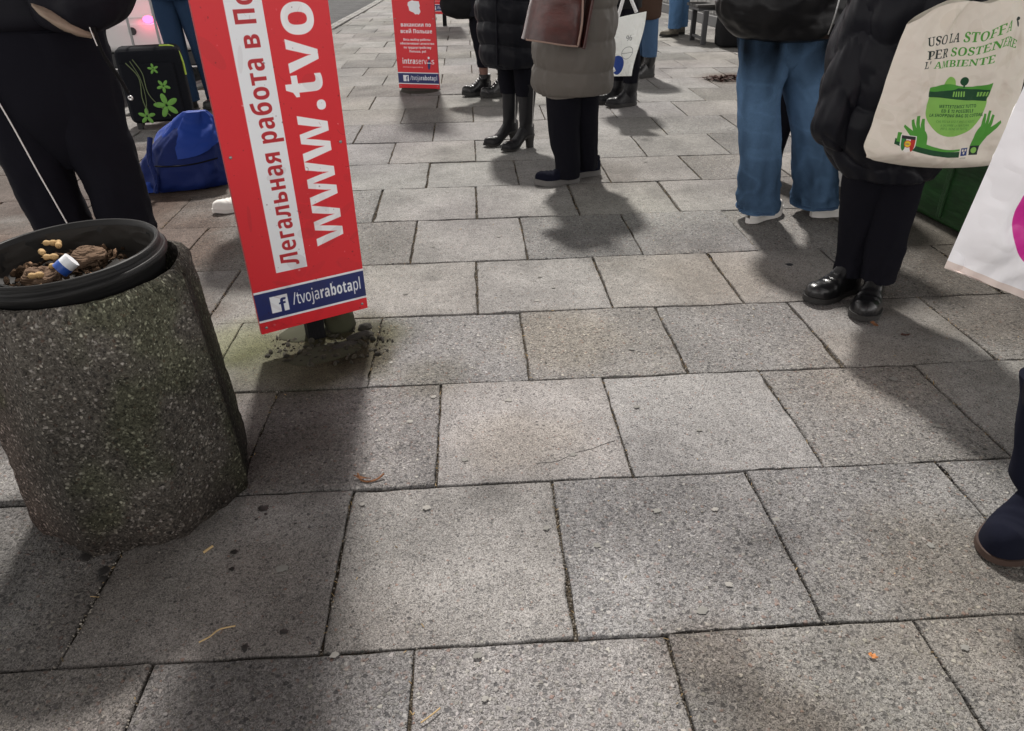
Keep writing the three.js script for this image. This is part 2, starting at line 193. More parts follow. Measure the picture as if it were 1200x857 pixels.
function slabGeo(x0, x1, z0, z1, N, tint, lift) {
  const w = x1 - x0, d = z1 - z0, b = 0.004, seed = R() * 100, ou = R() * 3, ov = R() * 3, tx = rr(-0.004, 0.004), tz = rr(-0.004, 0.004), rot = R() < 0.5;
  const line = (n, L) => { const a = [0]; for (let i = 0; i <= n; i++) a.push(b + (L - 2 * b) * i / n); a.push(L); return a; }, X = line(N, w), Z = line(N, d), nx = X.length, nz = Z.length, p = [], uv = [], col = [], idx = [];
  const put = (x, y, z, dark) => { const gx = x0 + x, gz = z0 + z, c = wearAndShade(gx, gz); p.push(gx, y, gz); uv.push(...(rot ? [gz + ou, gx + ov] : [gx + ou, gz + ov])); for (let i = 0; i < 3; i++) col.push(c[i] * tint[i] * dark); };
  for (let j = 0; j < nz; j++) for (let i = 0; i < nx; i++) {
    let x = X[i], z = Z[j]; const ex = i === 0 || i === nx - 1, ez = j === 0 || j === nz - 1, px = i <= 1 || i >= nx - 2, pz = j <= 1 || j >= nz - 2;
    const ch = (s) => 0.0035 * noise(s * 22, seed) + 0.02 * Math.max(0, noise(s * 11, seed + 9) - 0.5);
    if (px) x += (i < 2 ? 1 : -1) * ch(z + seed + i); if (pz) z += (j < 2 ? 1 : -1) * ch(x + seed * 2 + j);
    const y = lift + tx * (x / w - 0.5) + tz * (z / d - 0.5) + 0.0012 * noise(x * 6, z * 6, seed) - (ex || ez ? 0.0035 : 0);
    put(x, y, z, ex || ez ? 0.78 : px || pz ? 0.95 : 1);
  }
  for (let j = 0; j < nz - 1; j++) for (let i = 0; i < nx - 1; i++) { const a = j * nx + i; idx.push(a, a + nx, a + 1, a + 1, a + nx, a + nx + 1); }
  const rim = []; for (let i = 0; i < nx; i++) rim.push(i); for (let j = 1; j < nz; j++) rim.push(j * nx + nx - 1); for (let i = nx - 2; i >= 0; i--) rim.push((nz - 1) * nx + i); for (let j = nz - 2; j > 0; j--) rim.push(j * nx);
  const base = p.length / 3; for (const k of rim) { p.push(p[k * 3], lift - 0.045, p[k * 3 + 2]); uv.push(uv[k * 2] + 0.03, uv[k * 2 + 1] + 0.03); col.push(col[k * 3] * 0.6, col[k * 3 + 1] * 0.6, col[k * 3 + 2] * 0.6); }
  rim.forEach((k, q) => { const n = (q + 1) % rim.length; idx.push(k, rim[n], base + q, rim[n], base + n, base + q); });
  const g = new THREE.BufferGeometry(); g.setAttribute('position', new THREE.Float32BufferAttribute(p, 3)); g.setAttribute('uv', new THREE.Float32BufferAttribute(uv, 2)); g.setAttribute('color', new THREE.Float32BufferAttribute(col, 3)); g.setIndex(idx); g.computeVertexNormals(); return g;
}
const joints = [];
{
  const all = [], q = V(0, 0, 0);
  for (let r = 0; r < rowZ.length - 1; r++) {
    const za = -rowZ[r + 1], zb = -rowZ[r], [ph, pitch] = phase[r], zc = (za + zb) / 2;
    joints.push([za, null]);
    for (let k = -9; k < 10; k++) {
      let xa = ph + k * pitch; const xb = xa + pitch, kx = kerbX(zc) + 0.012; if (xb < kx + 0.06 || xa > 4.2) continue; xa = Math.max(xa, kx);
      if (Math.abs(zc) < 9) joints.push([xa, za, zb]);
      q.set((xa + xb) / 2, 0, zc).project(camera); const seen = q.z < 1 && Math.abs(q.x) < 1.35 && q.y > -1.6 && zc < -0.2;
      all.push({ xa, xb, za, zb, zc, dist: Math.hypot((xa + xb) / 2, zc), seen });
    }
  }
  all.sort((a, b) => (b.seen - a.seen) || a.dist - b.dist);
  const rest = [];
  all.forEach((s, i) => {
    const gx = 0.0012 + 0.0052 * R() ** 1.6, gz = 0.0012 + 0.0014 * R(), N = s.seen ? (s.dist < 3 ? 12 : s.dist < 5 ? 8 : 4) : 3, t = tints[Math.floor(R() * tints.length)], k = rr(0.94, 1.05), tint = t.map((v) => v * k);
    let lift = rr(-0.0025, 0.0025); const cx = (s.xa + s.xb) / 2; if (cx < -1.1 && cx > -1.6 && s.zc < -1.436 && s.zc > -1.93) lift = 0.014;
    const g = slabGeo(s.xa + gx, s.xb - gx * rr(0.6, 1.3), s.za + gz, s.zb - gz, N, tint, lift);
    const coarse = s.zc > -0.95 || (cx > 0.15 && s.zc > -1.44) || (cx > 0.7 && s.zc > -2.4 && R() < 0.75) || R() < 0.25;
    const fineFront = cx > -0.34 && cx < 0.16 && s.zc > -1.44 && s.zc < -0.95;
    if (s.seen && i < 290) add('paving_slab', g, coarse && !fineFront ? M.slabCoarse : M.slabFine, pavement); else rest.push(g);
  });
  const m = new THREE.Mesh(mergeGeometries(rest), M.slabFine); m.name = 'far_paving_slabs'; m.userData.kind = 'stuff'; m.receiveShadow = true; pavement.add(m);
  const bed = grid(60, 160, (u, v) => { const z = 3 - 27 * v, x = lerp(kerbX(z), 6, u); return [x, -0.01 + 0.003 * noise(x * 9, z * 9), z, x * 1.5, z * 1.5]; }); add('joint_bed', bed, M.bed, pavement);
}
{ // loose grit and straw caught in the joints
  const grit = [], straw = [], unit = new THREE.DodecahedronGeometry(1, 0);
  const place = (x, z, s, list, k) => list.push([x, z, s, k]);
  const gl = [], sl = [];
  for (const j of joints) {
    if (j[1] === null) { if (j[0] < -7) continue; for (let i = 0; i < 120; i++) place(rr(-2, 2.6), j[0] + rr(-0.004, 0.004), rr(0.0005, 0.0015), gl); }
    else { const dens = hash(Math.round(j[0] * 100), Math.round(j[1] * 100), 3); for (let i = 0; i < 30 + 110 * dens; i++) place(j[0] + rr(-0.006, 0.006), rr(j[1], j[2]), rr(0.0006, 0.0022), gl); for (let i = 0; i < 4 + 12 * dens; i++) place(j[0] + rr(-0.006, 0.006), rr(j[1], j[2]), rr(0.006, 0.02), sl); }
  }
  for (let i = 0; i < 2600; i++) { const z = -0.6 - 4.6 * R() ** 1.6; place(rr(-1.3, 2.4) * Math.min(1, 0.4 - z * 0.3), z, rr(0.0005, 0.0016), gl, 1); }
  for (let i = 0; i < 160; i++) { const z = -0.6 - 4 * R(); place(rr(-1, 2), z, rr(0.004, 0.011), sl, 1); }
  const mk = (list, geo, mat, name, f) => { const m = new THREE.InstancedMesh(geo, mat, list.length), o = new THREE.Object3D(), c = new THREE.Color(); list.forEach((e, i) => { o.position.set(e[0], e[3] ? 0.001 : -0.004 + 0.004 * R(), e[1]); o.rotation.set(R() * (e[3] ? 0.3 : 1), R() * 6.3, R() * (e[3] ? 0.3 : 1)); f(o, e); o.updateMatrix(); m.setMatrixAt(i, o.matrix); const k = rr(0.2, 1.1); m.setColorAt(i, c.setRGB(k, k * 0.97, k * 0.93)); }); m.name = name; m.userData.kind = 'stuff'; m.castShadow = m.receiveShadow = true; scene.add(m); return m; };
  tag(mk(gl, unit, M.grit, 'loose_grit', (o, e) => o.scale.set(e[2] * rr(0.8, 1.6), e[2] * 0.7, e[2])), 'pale loose grit scattered along the joints of the grey paving slabs', 'grit');
  tag(mk(sl, new THREE.BoxGeometry(1, 1, 1), M.straw, 'dry_straw', (o, e) => o.scale.set(e[2], 0.0008, rr(0.0008, 0.002))), 'dry straw bits lodged in the joints between paving slabs', 'straw');
}
// gum trodden flat and dark wet marks, proud of the slabs they lie on
function blob(x, z, r, mat, name, h = 0.0016, seed = R() * 50) {
  const g = grid(28, 3, (u, v) => { const th = u * 6.28318, rad = 0.8 * r * (1 + 0.75 * fbm(Math.cos(th) * 2.7 + seed, Math.sin(th) * 2.7, seed)) * (1 - v); return [x + Math.cos(th) * rad, 0.0032 + h * (v > 0 ? 1 : 0), z + Math.sin(th) * rad * 0.85]; }); return add(name, g, mat, pavement);
}
for (const [x, z, r, k] of [[-0.15, -1.355, 0.012, 0], [-0.311, -0.943, 0.01, 0], [0.075, -1.815, 0.013, 0], [-0.151, -1.852, 0.011, 0], [-0.215, -1.727, 0.012, 0], [-0.293, -1.642, 0.006, 0], [0.233, -1.536, 0.013, 1], [-0.056, -1.536, 0.011, 1], [0.22, -2.498, 0.013, 0], [0.294, -2.609, 0.011, 1], [-0.299, -2.07, 0.01, 0], [0.548, -1.297, 0.01, 0], [0.507, -1.064, 0.011, 0], [0.431, -0.999, 0.014, 1], [-0.463, -1.18, 0.016, 1], [-0.31, -1.38, 0.008, 0], [-0.288, -2.605, 0.012, 1], [-0.032, -0.922, 0.011, 1], [-0.021, -0.83, 0.008, 0], [0.246, -1.199, 0.01, 1], [1.274, -1.84, 0.016, 1], [1.272, -1.589, 0.012, 1], [0.504, -2.094, 0.011, 1], [1.172, -2.595, 0.013, 1], [0.135, -1.263, 0.009, 1], [0.407, -1.302, 0.012, 1], [0.682, -1.252, 0.012, 1], [0.725, -1.112, 0.009, 1], [0.995, -1.145, 0.012, 1], [0.911, -0.876, 0.011, 1], [0.7, -3.1, 0.013, 1], [0.1, -3.2, 0.012, 0], [0.8, -3.7, 0.013, 1], [-0.2, -3.1, 0.012, 1], [1.05, -4.4, 0.014, 1], [0.25, -2.72, 0.01, 1], [0.62, -2.75, 0.012, 1], [0.95, -3.2, 0.013, 1], [0.35, -3.6, 0.013, 1], [-0.15, -3.9, 0.012, 1], [0.45, -1.75, 0.011, 1], [0.6, -1.62, 0.01, 1]]) blob(x, z, r, k ? M.gumGrey : M.gum, 'gum_spot', 0.0007);
{ // crumbled mortar and soil round the foot of the near sign
  const g = new THREE.DodecahedronGeometry(1, 1), m = new THREE.InstancedMesh(g, M.concrete, 420), o = new THREE.Object3D(), c = new THREE.Color();
  for (let i = 0; i < 420; i++) { const a = R() * 6.28, r = 0.2 * R() ** 0.7, sz = 0.0015 + 0.011 * R() ** 4; o.position.set(-0.52 + Math.cos(a) * r * 1.1, 0.002, -2.21 + Math.sin(a) * r * 0.75); o.rotation.set(R() * 6, R() * 6, R() * 6); o.scale.set(sz * rr(0.8, 1.8), sz * rr(0.4, 0.8), sz * rr(0.7, 1.3)); o.updateMatrix(); m.setMatrixAt(i, o.matrix); const k = rr(0.5, 1.7); m.setColorAt(i, c.setRGB(k, k * 0.98, k * 0.82)); }
  m.name = 'mortar_crumbs'; m.userData.kind = 'stuff'; m.castShadow = m.receiveShadow = true; scene.add(m); tag(m, 'crumbled mortar and soil around the foot of the near red sign', 'rubble'); }
for (const [x, z, r] of [[-0.552, -1.382, 0.017], [-0.582, -1.238, 0.011], [-0.573, -1.185, 0.009], [-0.491, -0.973, 0.011], [-0.421, -1.005, 0.011], [-0.851, -1.175, 0.014], [-0.559, -1.343, 0.005], [-0.461, -1.321, 0.005], [-0.86, -1.2, 0.016], [-0.92, -1.245, 0.018], [-0.54, -1.36, 0.006], [1.3, -2.75, 0.02], [0.62, -2.3, 0.009]]) blob(x, z, r, M.wet, 'wet_mark', 0.0006);

for (const pts of [[[0.13, -1.29], [0.19, -1.305], [0.24, -1.33], [0.285, -1.335], [0.33, -1.36], [0.36, -1.362]]]) add('slab_crack', tube(pts.map(([x, z], i) => [x + 0.004 * noise(i * 3, x * 9), 0.0022, z + 0.22 * (pts[0][0] === 0.13 ? -1 : 0) + 0.012 * noise(z * 9, i * 5)]), 0.0007, 5, 60), M.wet, pavement);
{ // road, kerb
  const road = structure(add('road', grid(20, 60, (u, v) => { const z = 6 - 50 * v, x = lerp(-30, kerbX(z) - 0.09, u); return [x, -0.13 + 0.006 * noise(x * 1.2, z * 1.2), z, x, z]; }), M.asphalt, scene));
  const kerb = structure(new THREE.Group()); kerb.name = 'kerb'; scene.add(kerb);
  for (let i = 0; i < 34; i++) { const z0 = 2 - i * 0.82, z1 = z0 - 0.81, a = V(kerbX(z0) - 0.07, 0, z0), b = V(kerbX(z1) - 0.07, 0, z1), L = a.distanceTo(b); const g = box(0.15, 0.22, L + 0.001, 0, -0.1, 0, 0.012); const m = add('kerb_stone', g, M.kerb, kerb); m.position.set((a.x + b.x) / 2, 0.008 + rr(-0.004, 0.004), (a.z + b.z) / 2); m.rotation.y = Math.atan2(a.x - b.x, a.z - b.z); }
  const sk = structure(add('ground', (() => { const g = new THREE.PlaneGeometry(160, 160); g.rotateX(-Math.PI / 2); g.translate(0, -0.2, -40); return g; })(), M.asphalt, scene));
}

// ------------------------------------------------------------------ printed signs
function canvas(w, h) { const c = document.createElement('canvas'); c.width = w; c.height = h; return c; }
function ctex(c) { const t = new THREE.CanvasTexture(c); t.colorSpace = THREE.SRGBColorSpace; t.anisotropy = 8; return t; }
const RED = '#d5252f', NAVY = '#1f2a63', PALE = '#e9ecf0';
function fit(x, text, left, base, width, size, font, squash = true) { x.font = font.replace('$', size); const w = x.measureText(text).width; x.save(); x.translate(left, base); x.scale(width / w, 1); x.fillText(text, 0, 0); x.restore(); }
function scuff(x, w, h, n, r) { for (let i = 0; i < n; i++) { x.fillStyle = r() < 0.7 ? `rgba(60,10,14,${0.15 + 0.35 * r()})` : `rgba(240,225,225,${0.2 + 0.3 * r()})`; const a = r() * w, b = r() * h, s = 0.6 + r() * r() * 3; x.beginPath(); x.ellipse(a, b, s, s * (0.4 + r()), r() * 3, 0, 7); x.fill(); } x.lineWidth = 1; for (let i = 0; i < n / 9; i++) { x.strokeStyle = `rgba(90,15,20,${0.15 + 0.25 * r()})`; const a = r() * w, b = r() * h; x.beginPath(); x.moveTo(a, b); x.lineTo(a + 30 * (r() - 0.5), b + 30 * (r() - 0.5)); x.stroke(); } }
function band(x, W, px, yTop, yBot) { // navy strip with a square mark and the address
  const h = yBot - yTop; x.fillStyle = PALE; x.fillRect(0, yTop - 0.02 * W, W, h + 0.04 * W); x.fillStyle = NAVY; x.fillRect(0, yTop, W, h);
  const s = h * 0.62, l = W * 0.125, t = yTop + h * 0.2; x.fillStyle = PALE; x.fillRect(l, t, s, s);
  x.fillStyle = NAVY; x.font = `bold ${s * 1.12}px sans-serif`; x.fillText('f', l + s * 0.44, t + s * 1.02);
  x.fillStyle = PALE; let cx = l + s * 1.25; const z = h * 0.6, end = W * 0.965, segs = [['/tvoja', `${z}px sans-serif`], ['rabota', `bold ${z}px sans-serif`], ['pl', `${z}px sans-serif`]]; let tot = 0; for (const [a, f] of segs) { x.font = f; tot += x.measureText(a).width; }
  const k = (end - cx) / tot; for (const [a, f] of segs) { x.font = f; x.save(); x.translate(cx, yTop + h * 0.68); x.scale(k, 1.05); x.fillText(a, 0, 0); x.restore(); cx += x.measureText(a).width * k; }
}
function signOneTex() {
  const H = 2048, W = 340, m = H / 2.25, c = canvas(W, H), x = c.getContext('2d'), r = rng(6), Y = (y) => H - y * m;
  x.fillStyle = RED; x.fillRect(0, 0, W, H);
  x.fillStyle = PALE; x.fillRect(W * 0.225, 0, W * 0.275, Y(0.20));
  x.save(); x.translate(W * 0.435, Y(0.215)); x.rotate(-Math.PI / 2); x.fillStyle = '#b3222c'; fit(x, 'Легальная работа в Польше', 0, 0, 0.985 * m, W * 0.215, 'bold $px sans-serif'); x.restore();
  x.save(); x.translate(W * 0.865, Y(0.26)); x.rotate(-Math.PI / 2); x.fillStyle = '#f1f1f3'; fit(x, 'www.tvojarabota.pl', 0, 0, 1.62 * m, W * 0.45, 'bold $px sans-serif'); x.restore();
  band(x, W, m, Y(0.142), Y(0.048));
  x.fillStyle = RED; scuff(x, W, H, 480, r); for (let i = 0; i < 40; i++) { x.fillStyle = `rgba(70,40,35,${0.03 + 0.05 * r()})`; x.beginPath(); x.ellipse(r() * W, H - r() * r() * H * 0.5, 8 + 40 * r(), 5 + 22 * r(), r() * 3, 0, 7); x.fill(); } for (let i = 0; i < 9; i++) { x.strokeStyle = `rgba(80,15,20,${0.2 + 0.3 * r()})`; x.lineWidth = 0.8 + r(); const a = r() * W, b = H * (0.5 + 0.5 * r()); x.beginPath(); x.moveTo(a, b); x.quadraticCurveTo(a + 20 * r(), b + 30 * r(), a + 60 * (r() - 0.3), b + 50 * (r() - 0.3)); x.stroke(); } return ctex(c);
}
function signTwoTex() {
  const H = 2048, W = 350, m = H / 2.25, c = canvas(W, H), x = c.getContext('2d'), r = rng(9), Y = (y) => H - y * m;
  x.fillStyle = RED; x.fillRect(0, 0, W, H); x.fillStyle = PALE;
  const P = [[-3, 4.2], [-1, 4.9], [0.3, 4.5], [2.6, 4.3], [4, 4.2], [4.6, 1], [4, 0.2], [4.7, -2.2], [4.6, -3], [3.3, -4.6], [2.2, -4.2], [0.6, -4.4], [-0.6, -3.2], [-2.6, -2.5], [-3.8, -1.8], [-4.1, 0.5], [-4.8, 1.6], [-4.4, 3.6]];
  x.beginPath(); P.forEach(([a, b], i) => x[i ? 'lineTo' : 'moveTo'](W * 0.52 + a * W * 0.031, Y(0.665) - b * W * 0.031)); x.fill();
  x.textAlign = 'center'; const line = (t, y, s, b) => { x.font = `${b ? 'bold ' : ''}${s}px sans-serif`; x.fillText(t, W * 0.53, Y(y)); };
  line('вакансии по', 0.515, W * 0.115, 1); line('всей Польше', 0.462, W * 0.115, 1);
  ['Весь выбор работы', 'обеспечивает агентство', 'по трудоустройству', 'Польша, pol'].forEach((t, i) => line(t, 0.402 - i * 0.032, W * 0.067, 1));
  x.textAlign = 'left'; fit(x, 'intra', W * 0.13, Y(0.21), W * 0.33, W * 0.17, 'bold $px sans-serif'); fit(x, 'serv', W * 0.46, Y(0.21), W * 0.27, W * 0.17, '$px sans-serif'); fit(x, 's', W * 0.84, Y(0.21), W * 0.08, W * 0.17, '$px sans-serif');
  x.fillStyle = NAVY; x.beginPath(); x.ellipse(W * 0.785, Y(0.205), W * 0.035, W * 0.11, 0.1, 0, 7); x.fill(); x.fillStyle = PALE; x.beginPath(); x.arc(W * 0.785, Y(0.262), W * 0.026, 0, 7); x.fill(); x.fillRect(W * 0.73, Y(0.222), W * 0.11, W * 0.018);
  x.font = `${W * 0.035}px sans-serif`; x.fillText('агентство по трудоустройству', W * 0.14, Y(0.178));
  band(x, W, m, Y(0.13), Y(0.045)); scuff(x, W, H, 120, r); return ctex(c);
}
function sign(name, label, x, z, ry, w, h, y0, tex, group) {
  const t = thing(name, label, 'sign', x, 0, z, ry, group);
  add('panel', box(w, h, 0.016, 0, y0 + h / 2, 0, 0.004), M.signBack, t);
  const f = new THREE.PlaneGeometry(w - 0.003, h - 0.003); f.translate(0, y0 + h / 2, 0.0095);
  const edge = new THREE.MeshStandardMaterial({ map: tex, roughness: 0.38, side: THREE.DoubleSide }); add('printed_face', f, edge, t);
  add('post', box(0.06, h + y0 + 0.05, 0.05, 0, (h + y0 - 0.05) / 2, -0.036, 0.006), M.black, t);
  for (const sx of [-1, 1]) for (const yy of [0.022, 0.58, 1.15, 1.7, h - 0.03]) { const s = new THREE.SphereGeometry(0.005, 10, 6); s.scale(1, 1, 0.5); s.translate(sx * (w / 2 - 0.02), y0 + yy, 0.0105); add('rivet', s, M.zinc, t); }
  return t;
}
const s1 = sign('advertising_sign', 'large red sign with vertical white web address beside the concrete litter bin', -0.563, -2.248, 28 * Math.PI / 180, 0.374, 2.25, 0.08, signOneTex());
{ // broken mortar round the foot of the near sign
  const lump = (x, y, z, sx, sy, sz, seed) => { const g = new THREE.IcosahedronGeometry(1, 4), p = g.attributes.position; for (let i = 0; i < p.count; i++) { const a = V().fromBufferAttribute(p, i), k = 1 + 0.3 * fbm(a.x * 1.6 + seed, a.y * 1.6, a.z * 1.6); p.setXYZ(i, a.x * sx * k + x, Math.max(-0.03, a.y * sy * k + y), a.z * sz * k + z); } const q = mergeVertices(g); q.computeVertexNormals(); return q; };
  add('footing', [lump(0.1, 0.02, -0.06, 0.06, 0.085, 0.055, 1), lump(0, -0.004, -0.09, 0.12, 0.015, 0.08, 5)], M.moss, s1);
  add('mortar_chunk', lump(0.13, 0.0, 0.05, 0.05, 0.016, 0.022, 9), M.concrete, s1); add('mortar_chunk', lump(0.06, 0.0, 0.085, 0.045, 0.012, 0.02, 12), M.concrete, s1); add('mortar_chunk', lump(0.17, 0, -0.0, 0.025, 0.02, 0.018, 15), M.concrete, s1); add('moss_patch', lump(0.0, -0.004, 0.1, 0.15, 0.009, 0.07, 21), M.moss, s1);
}
const s2 = sign('advertising_sign', 'red sign with white country outline standing left of the people in puffer coats', -0.465, -7.02, -17 * Math.PI / 180, 0.392, 2.25, 0.02, signTwoTex());
{ const g = new THREE.CylinderGeometry(0.17, 0.2, 0.05, 24); g.translate(0, 0.0, -0.03); add('footing', g, M.concrete, s2); }
const s3 = sign('advertising_sign', 'farthest red sign with navy strip, partly hidden behind the red outline sign', -0.37, -12.7, -8 * Math.PI / 180, 0.5, 2.25, 0.17, signTwoTex());

// ------------------------------------------------------------------ litter bin
const bin = thing('litter_bin', 'mossy octagonal exposed aggregate concrete litter bin with black plastic liner', 'litter bin', -0.865, 0, -1.5, -8 * Math.PI / 180);
{
  const Rb = 0.236, Hb = 0.6, hole = 0.204;
  const oct = (th, R0) => { const s = Math.PI / 4, a = ((th % s) + s) % s - s / 2; return R0 * Math.cos(s / 2) / Math.cos(a); };
  const soft = (th, R0) => Math.min(oct(th, R0), R0 * 0.993) ;
  const nU = 240, nV = 60;
  const side = grid(nU, nV, (u, v) => { const th = u * Math.PI * 2, y = v * Hb, flare = 1 + 0.12 * (1 - v); let r = oct(th, Rb * flare); const e = sst(0.95, 1, v); r -= 0.012 * e * e; const X = Math.cos(th) * r, Z = Math.sin(th) * r; r += 0.003 * fbm(X * 14, y * 14, Z * 14) + 0.0035 * fbm(X * 60, y * 60, Z * 60) - 0.014 * sst(0.06, 0, v) * (0.5 + 0.5 * noise(X * 30, 0, Z * 30)); return [Math.cos(th) * r, y, Math.sin(th) * r, u * 1.66, y]; }, true);
  const top = grid(nU, 6, (u, v) => { const th = u * Math.PI * 2, r = lerp(oct(th, Rb) - 0.012, hole, v); return [Math.cos(th) * r, Hb + 0.002 * fbm(Math.cos(th) * r * 40, Math.sin(th) * r * 40) - (v === 1 ? 0.01 : 0), Math.sin(th) * r, Math.cos(th) * r, Math.sin(th) * r]; });
  const inner = grid(96, 4, (u, v) => { const th = -u * Math.PI * 2; return [Math.cos(th) * hole, Hb - 0.01 - 0.5 * v, Math.sin(th) * hole, u * 1.4, v * 0.5]; });
  const g = mergeGeometries([side, top, inner].map(clean)), p = g.attributes.position, c = [];
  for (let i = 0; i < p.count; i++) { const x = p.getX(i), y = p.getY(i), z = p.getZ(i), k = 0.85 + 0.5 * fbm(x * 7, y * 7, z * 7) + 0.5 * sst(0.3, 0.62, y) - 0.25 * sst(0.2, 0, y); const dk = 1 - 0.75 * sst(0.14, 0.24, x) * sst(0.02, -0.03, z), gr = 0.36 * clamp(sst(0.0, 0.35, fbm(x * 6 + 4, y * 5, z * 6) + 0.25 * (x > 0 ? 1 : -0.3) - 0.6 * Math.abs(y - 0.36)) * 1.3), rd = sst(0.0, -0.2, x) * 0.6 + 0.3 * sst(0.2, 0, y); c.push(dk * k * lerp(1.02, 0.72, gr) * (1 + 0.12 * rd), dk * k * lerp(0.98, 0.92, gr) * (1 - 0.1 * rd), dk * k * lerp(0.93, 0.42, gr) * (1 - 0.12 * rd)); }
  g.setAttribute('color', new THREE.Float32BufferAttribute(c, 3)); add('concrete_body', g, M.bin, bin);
  // liner ring (tilted, sitting low to the front) and liner
  const prof = [[0.17, -0.06], [0.182, -0.03], [0.19, 0.0], [0.197, 0.008], [0.199, 0.018], [0.195, 0.023], [0.189, 0.023], [0.187, 0.03], [0.189, 0.038], [0.185, 0.042], [0.179, 0.04], [0.175, 0.02], [0.17, -0.04]].map(([a, b]) => new THREE.Vector2(a, b));
  const ring = add('liner_rim', new THREE.LatheGeometry(prof, 96), M.blackPlastic, bin); ring.position.set(-0.006, Hb + 0.004, 0.008); ring.rotation.set(0.02, 0, 0.035);
  const lin = grid(72, 20, (u, v) => { const th = u * Math.PI * 2, d = 0.13 * v + 0.0, r = 0.175 * (1 - 0.08 * v) + 0.006 * fbm(Math.cos(th) * 5, d * 16, Math.sin(th) * 5); return [Math.cos(th) * r, -d + 0.03, Math.sin(th) * r, u, v * 0.3]; });
  const flo = grid(40, 14, (u, v) => { const th = u * 6.28318, r = 0.172 * (1 - v); const x = Math.cos(th) * r, z = Math.sin(th) * r; return [x, -0.035 + 0.03 * fbm(x * 16, z * 16, 4) + 0.014 * (1 - v), z, x, z]; });
  const l = add('bin_liner', [lin, flo], M.blackBag, ring);
  const band2 = add('retaining_strap', tube(Array.from({ length: 18 }, (_, i) => { const a = 0.15 + i / 17 * 2.75; return [Math.cos(a) * 0.172, 0.03 - 0.03 * Math.sin(i / 17 * Math.PI), Math.sin(a) * 0.172 - 0.06 * Math.sin(i / 17 * Math.PI)]; }), 0.005, 8, 60), M.blackPlastic, ring);
}
{ // litter inside
  const lump = (s, seed, flat = 1, n = 5) => { const g = mergeVertices(new THREE.IcosahedronGeometry(s, n)), p = g.attributes.position; for (let i = 0; i < p.count; i++) { const a = V().fromBufferAttribute(p, i), k = 1 + 0.35 * ridge(a.x / s * 1.2 + seed, a.y / s * 1.2, a.z / s * 1.2) * 0.6 + 0.3 * fbm(a.x / s * 3 + seed, a.y / s * 3, a.z / s * 3); p.setXYZ(i, a.x * k, a.y * k * flat, a.z * k); } g.computeVertexNormals(); return g; };
  const at = (m, x, y, z, ry = 0) => { m.position.set(x, y, z); m.rotation.y = ry; return m; };
  tag(at(add('crumpled_paper', lump(0.034, 3, 0.8), M.paper, scene), -0.925, 0.59, -1.455), 'crumpled brown paper at left inside the litter bin', 'paper');
  tag(at(add('crumpled_paper', lump(0.036, 8, 0.7), M.paper, scene), -0.875, 0.59, -1.575), 'crumpled brown paper at right near the back of the litter bin', 'paper');
  const shell = () => { const g = loft([[-0.018, 0, 0, 0.002, 0.002], [-0.013, 0, 0, 0.0075, 0.0075], [-0.005, 0, 0, 0.0085, 0.0085], [0.001, 0, 0, 0.0062, 0.0062], [0.009, 0, 0, 0.008, 0.008], [0.015, 0, 0, 0.006, 0.006], [0.018, 0, 0, 0.001, 0.001]], { seg: 14 }); g.rotateZ(1.45); return g; };
  const g0 = shell(); g0.scale(0.82, 0.82, 0.82);
  for (const [x, y, z, a, lab] of [[-0.968, 0.618, -1.612, 0.3, 'pale peanut shell nearest the far rim inside the bin'], [-0.945, 0.618, -1.603, -1.2, 'peanut shell standing right of the farthest shell in bin'], [-0.958, 0.618, -1.555, 2.2, 'long peanut shell midway between far shells and blue cap'], [-0.925, 0.618, -1.525, 0.4, 'peanut shell just behind the blue and white bottle cap'], [-0.895, 0.615, -1.482, 1.1, 'broken nut shell touching left of the bottle cap'], [-0.91, 0.615, -1.43, 0.6, 'reddish nut shell nearest the front of the bin']]) tag(at(add('peanut_shell', g0, M.nut, scene), x, y, z, a), lab, 'nut shell', 'shells in the litter bin');
  { const cr = lump(0.006, 2, 0.7, 2), m = new THREE.InstancedMesh(cr, M.paper, 220), o = new THREE.Object3D(), c = new THREE.Color(); for (let i = 0; i < 220; i++) { const a = R() * 6.28, r = 0.155 * Math.sqrt(R()); o.position.set(-0.871 + Math.cos(a) * r, 0.577 + 0.018 * R(), -1.492 + Math.sin(a) * r); o.rotation.set(R() * 6, R() * 6, R() * 6); o.scale.set(rr(0.4, 2.2), rr(0.3, 0.9), rr(0.4, 1.6)); o.updateMatrix(); m.setMatrixAt(i, o.matrix); const k = R() < 0.12 ? 3.2 : rr(0.25, 1.1); m.setColorAt(i, c.setRGB(k, k * 0.95, k * 0.88)); } m.name = 'loose_rubbish'; m.userData.kind = 'stuff'; m.castShadow = m.receiveShadow = true; scene.add(m); tag(m, 'small brown scraps and ash lying in the bin liner', 'rubbish'); }
  const cap = thing('bottle_cap', 'white and blue plastic bottle cap lying in the litter bin', 'bottle cap', -0.863, 0.622, -1.462, 0.5); cap.rotation.z = -1.0;
  const c1 = new THREE.CylinderGeometry(0.017, 0.017, 0.018, 28); c1.translate(0, 0.009, 0); add('top_half', c1, M.capWhite, cap); const c2 = new THREE.CylinderGeometry(0.0175, 0.0175, 0.016, 28); c2.translate(0, -0.008, 0); add('skirt', c2, M.capBlue, cap);
}
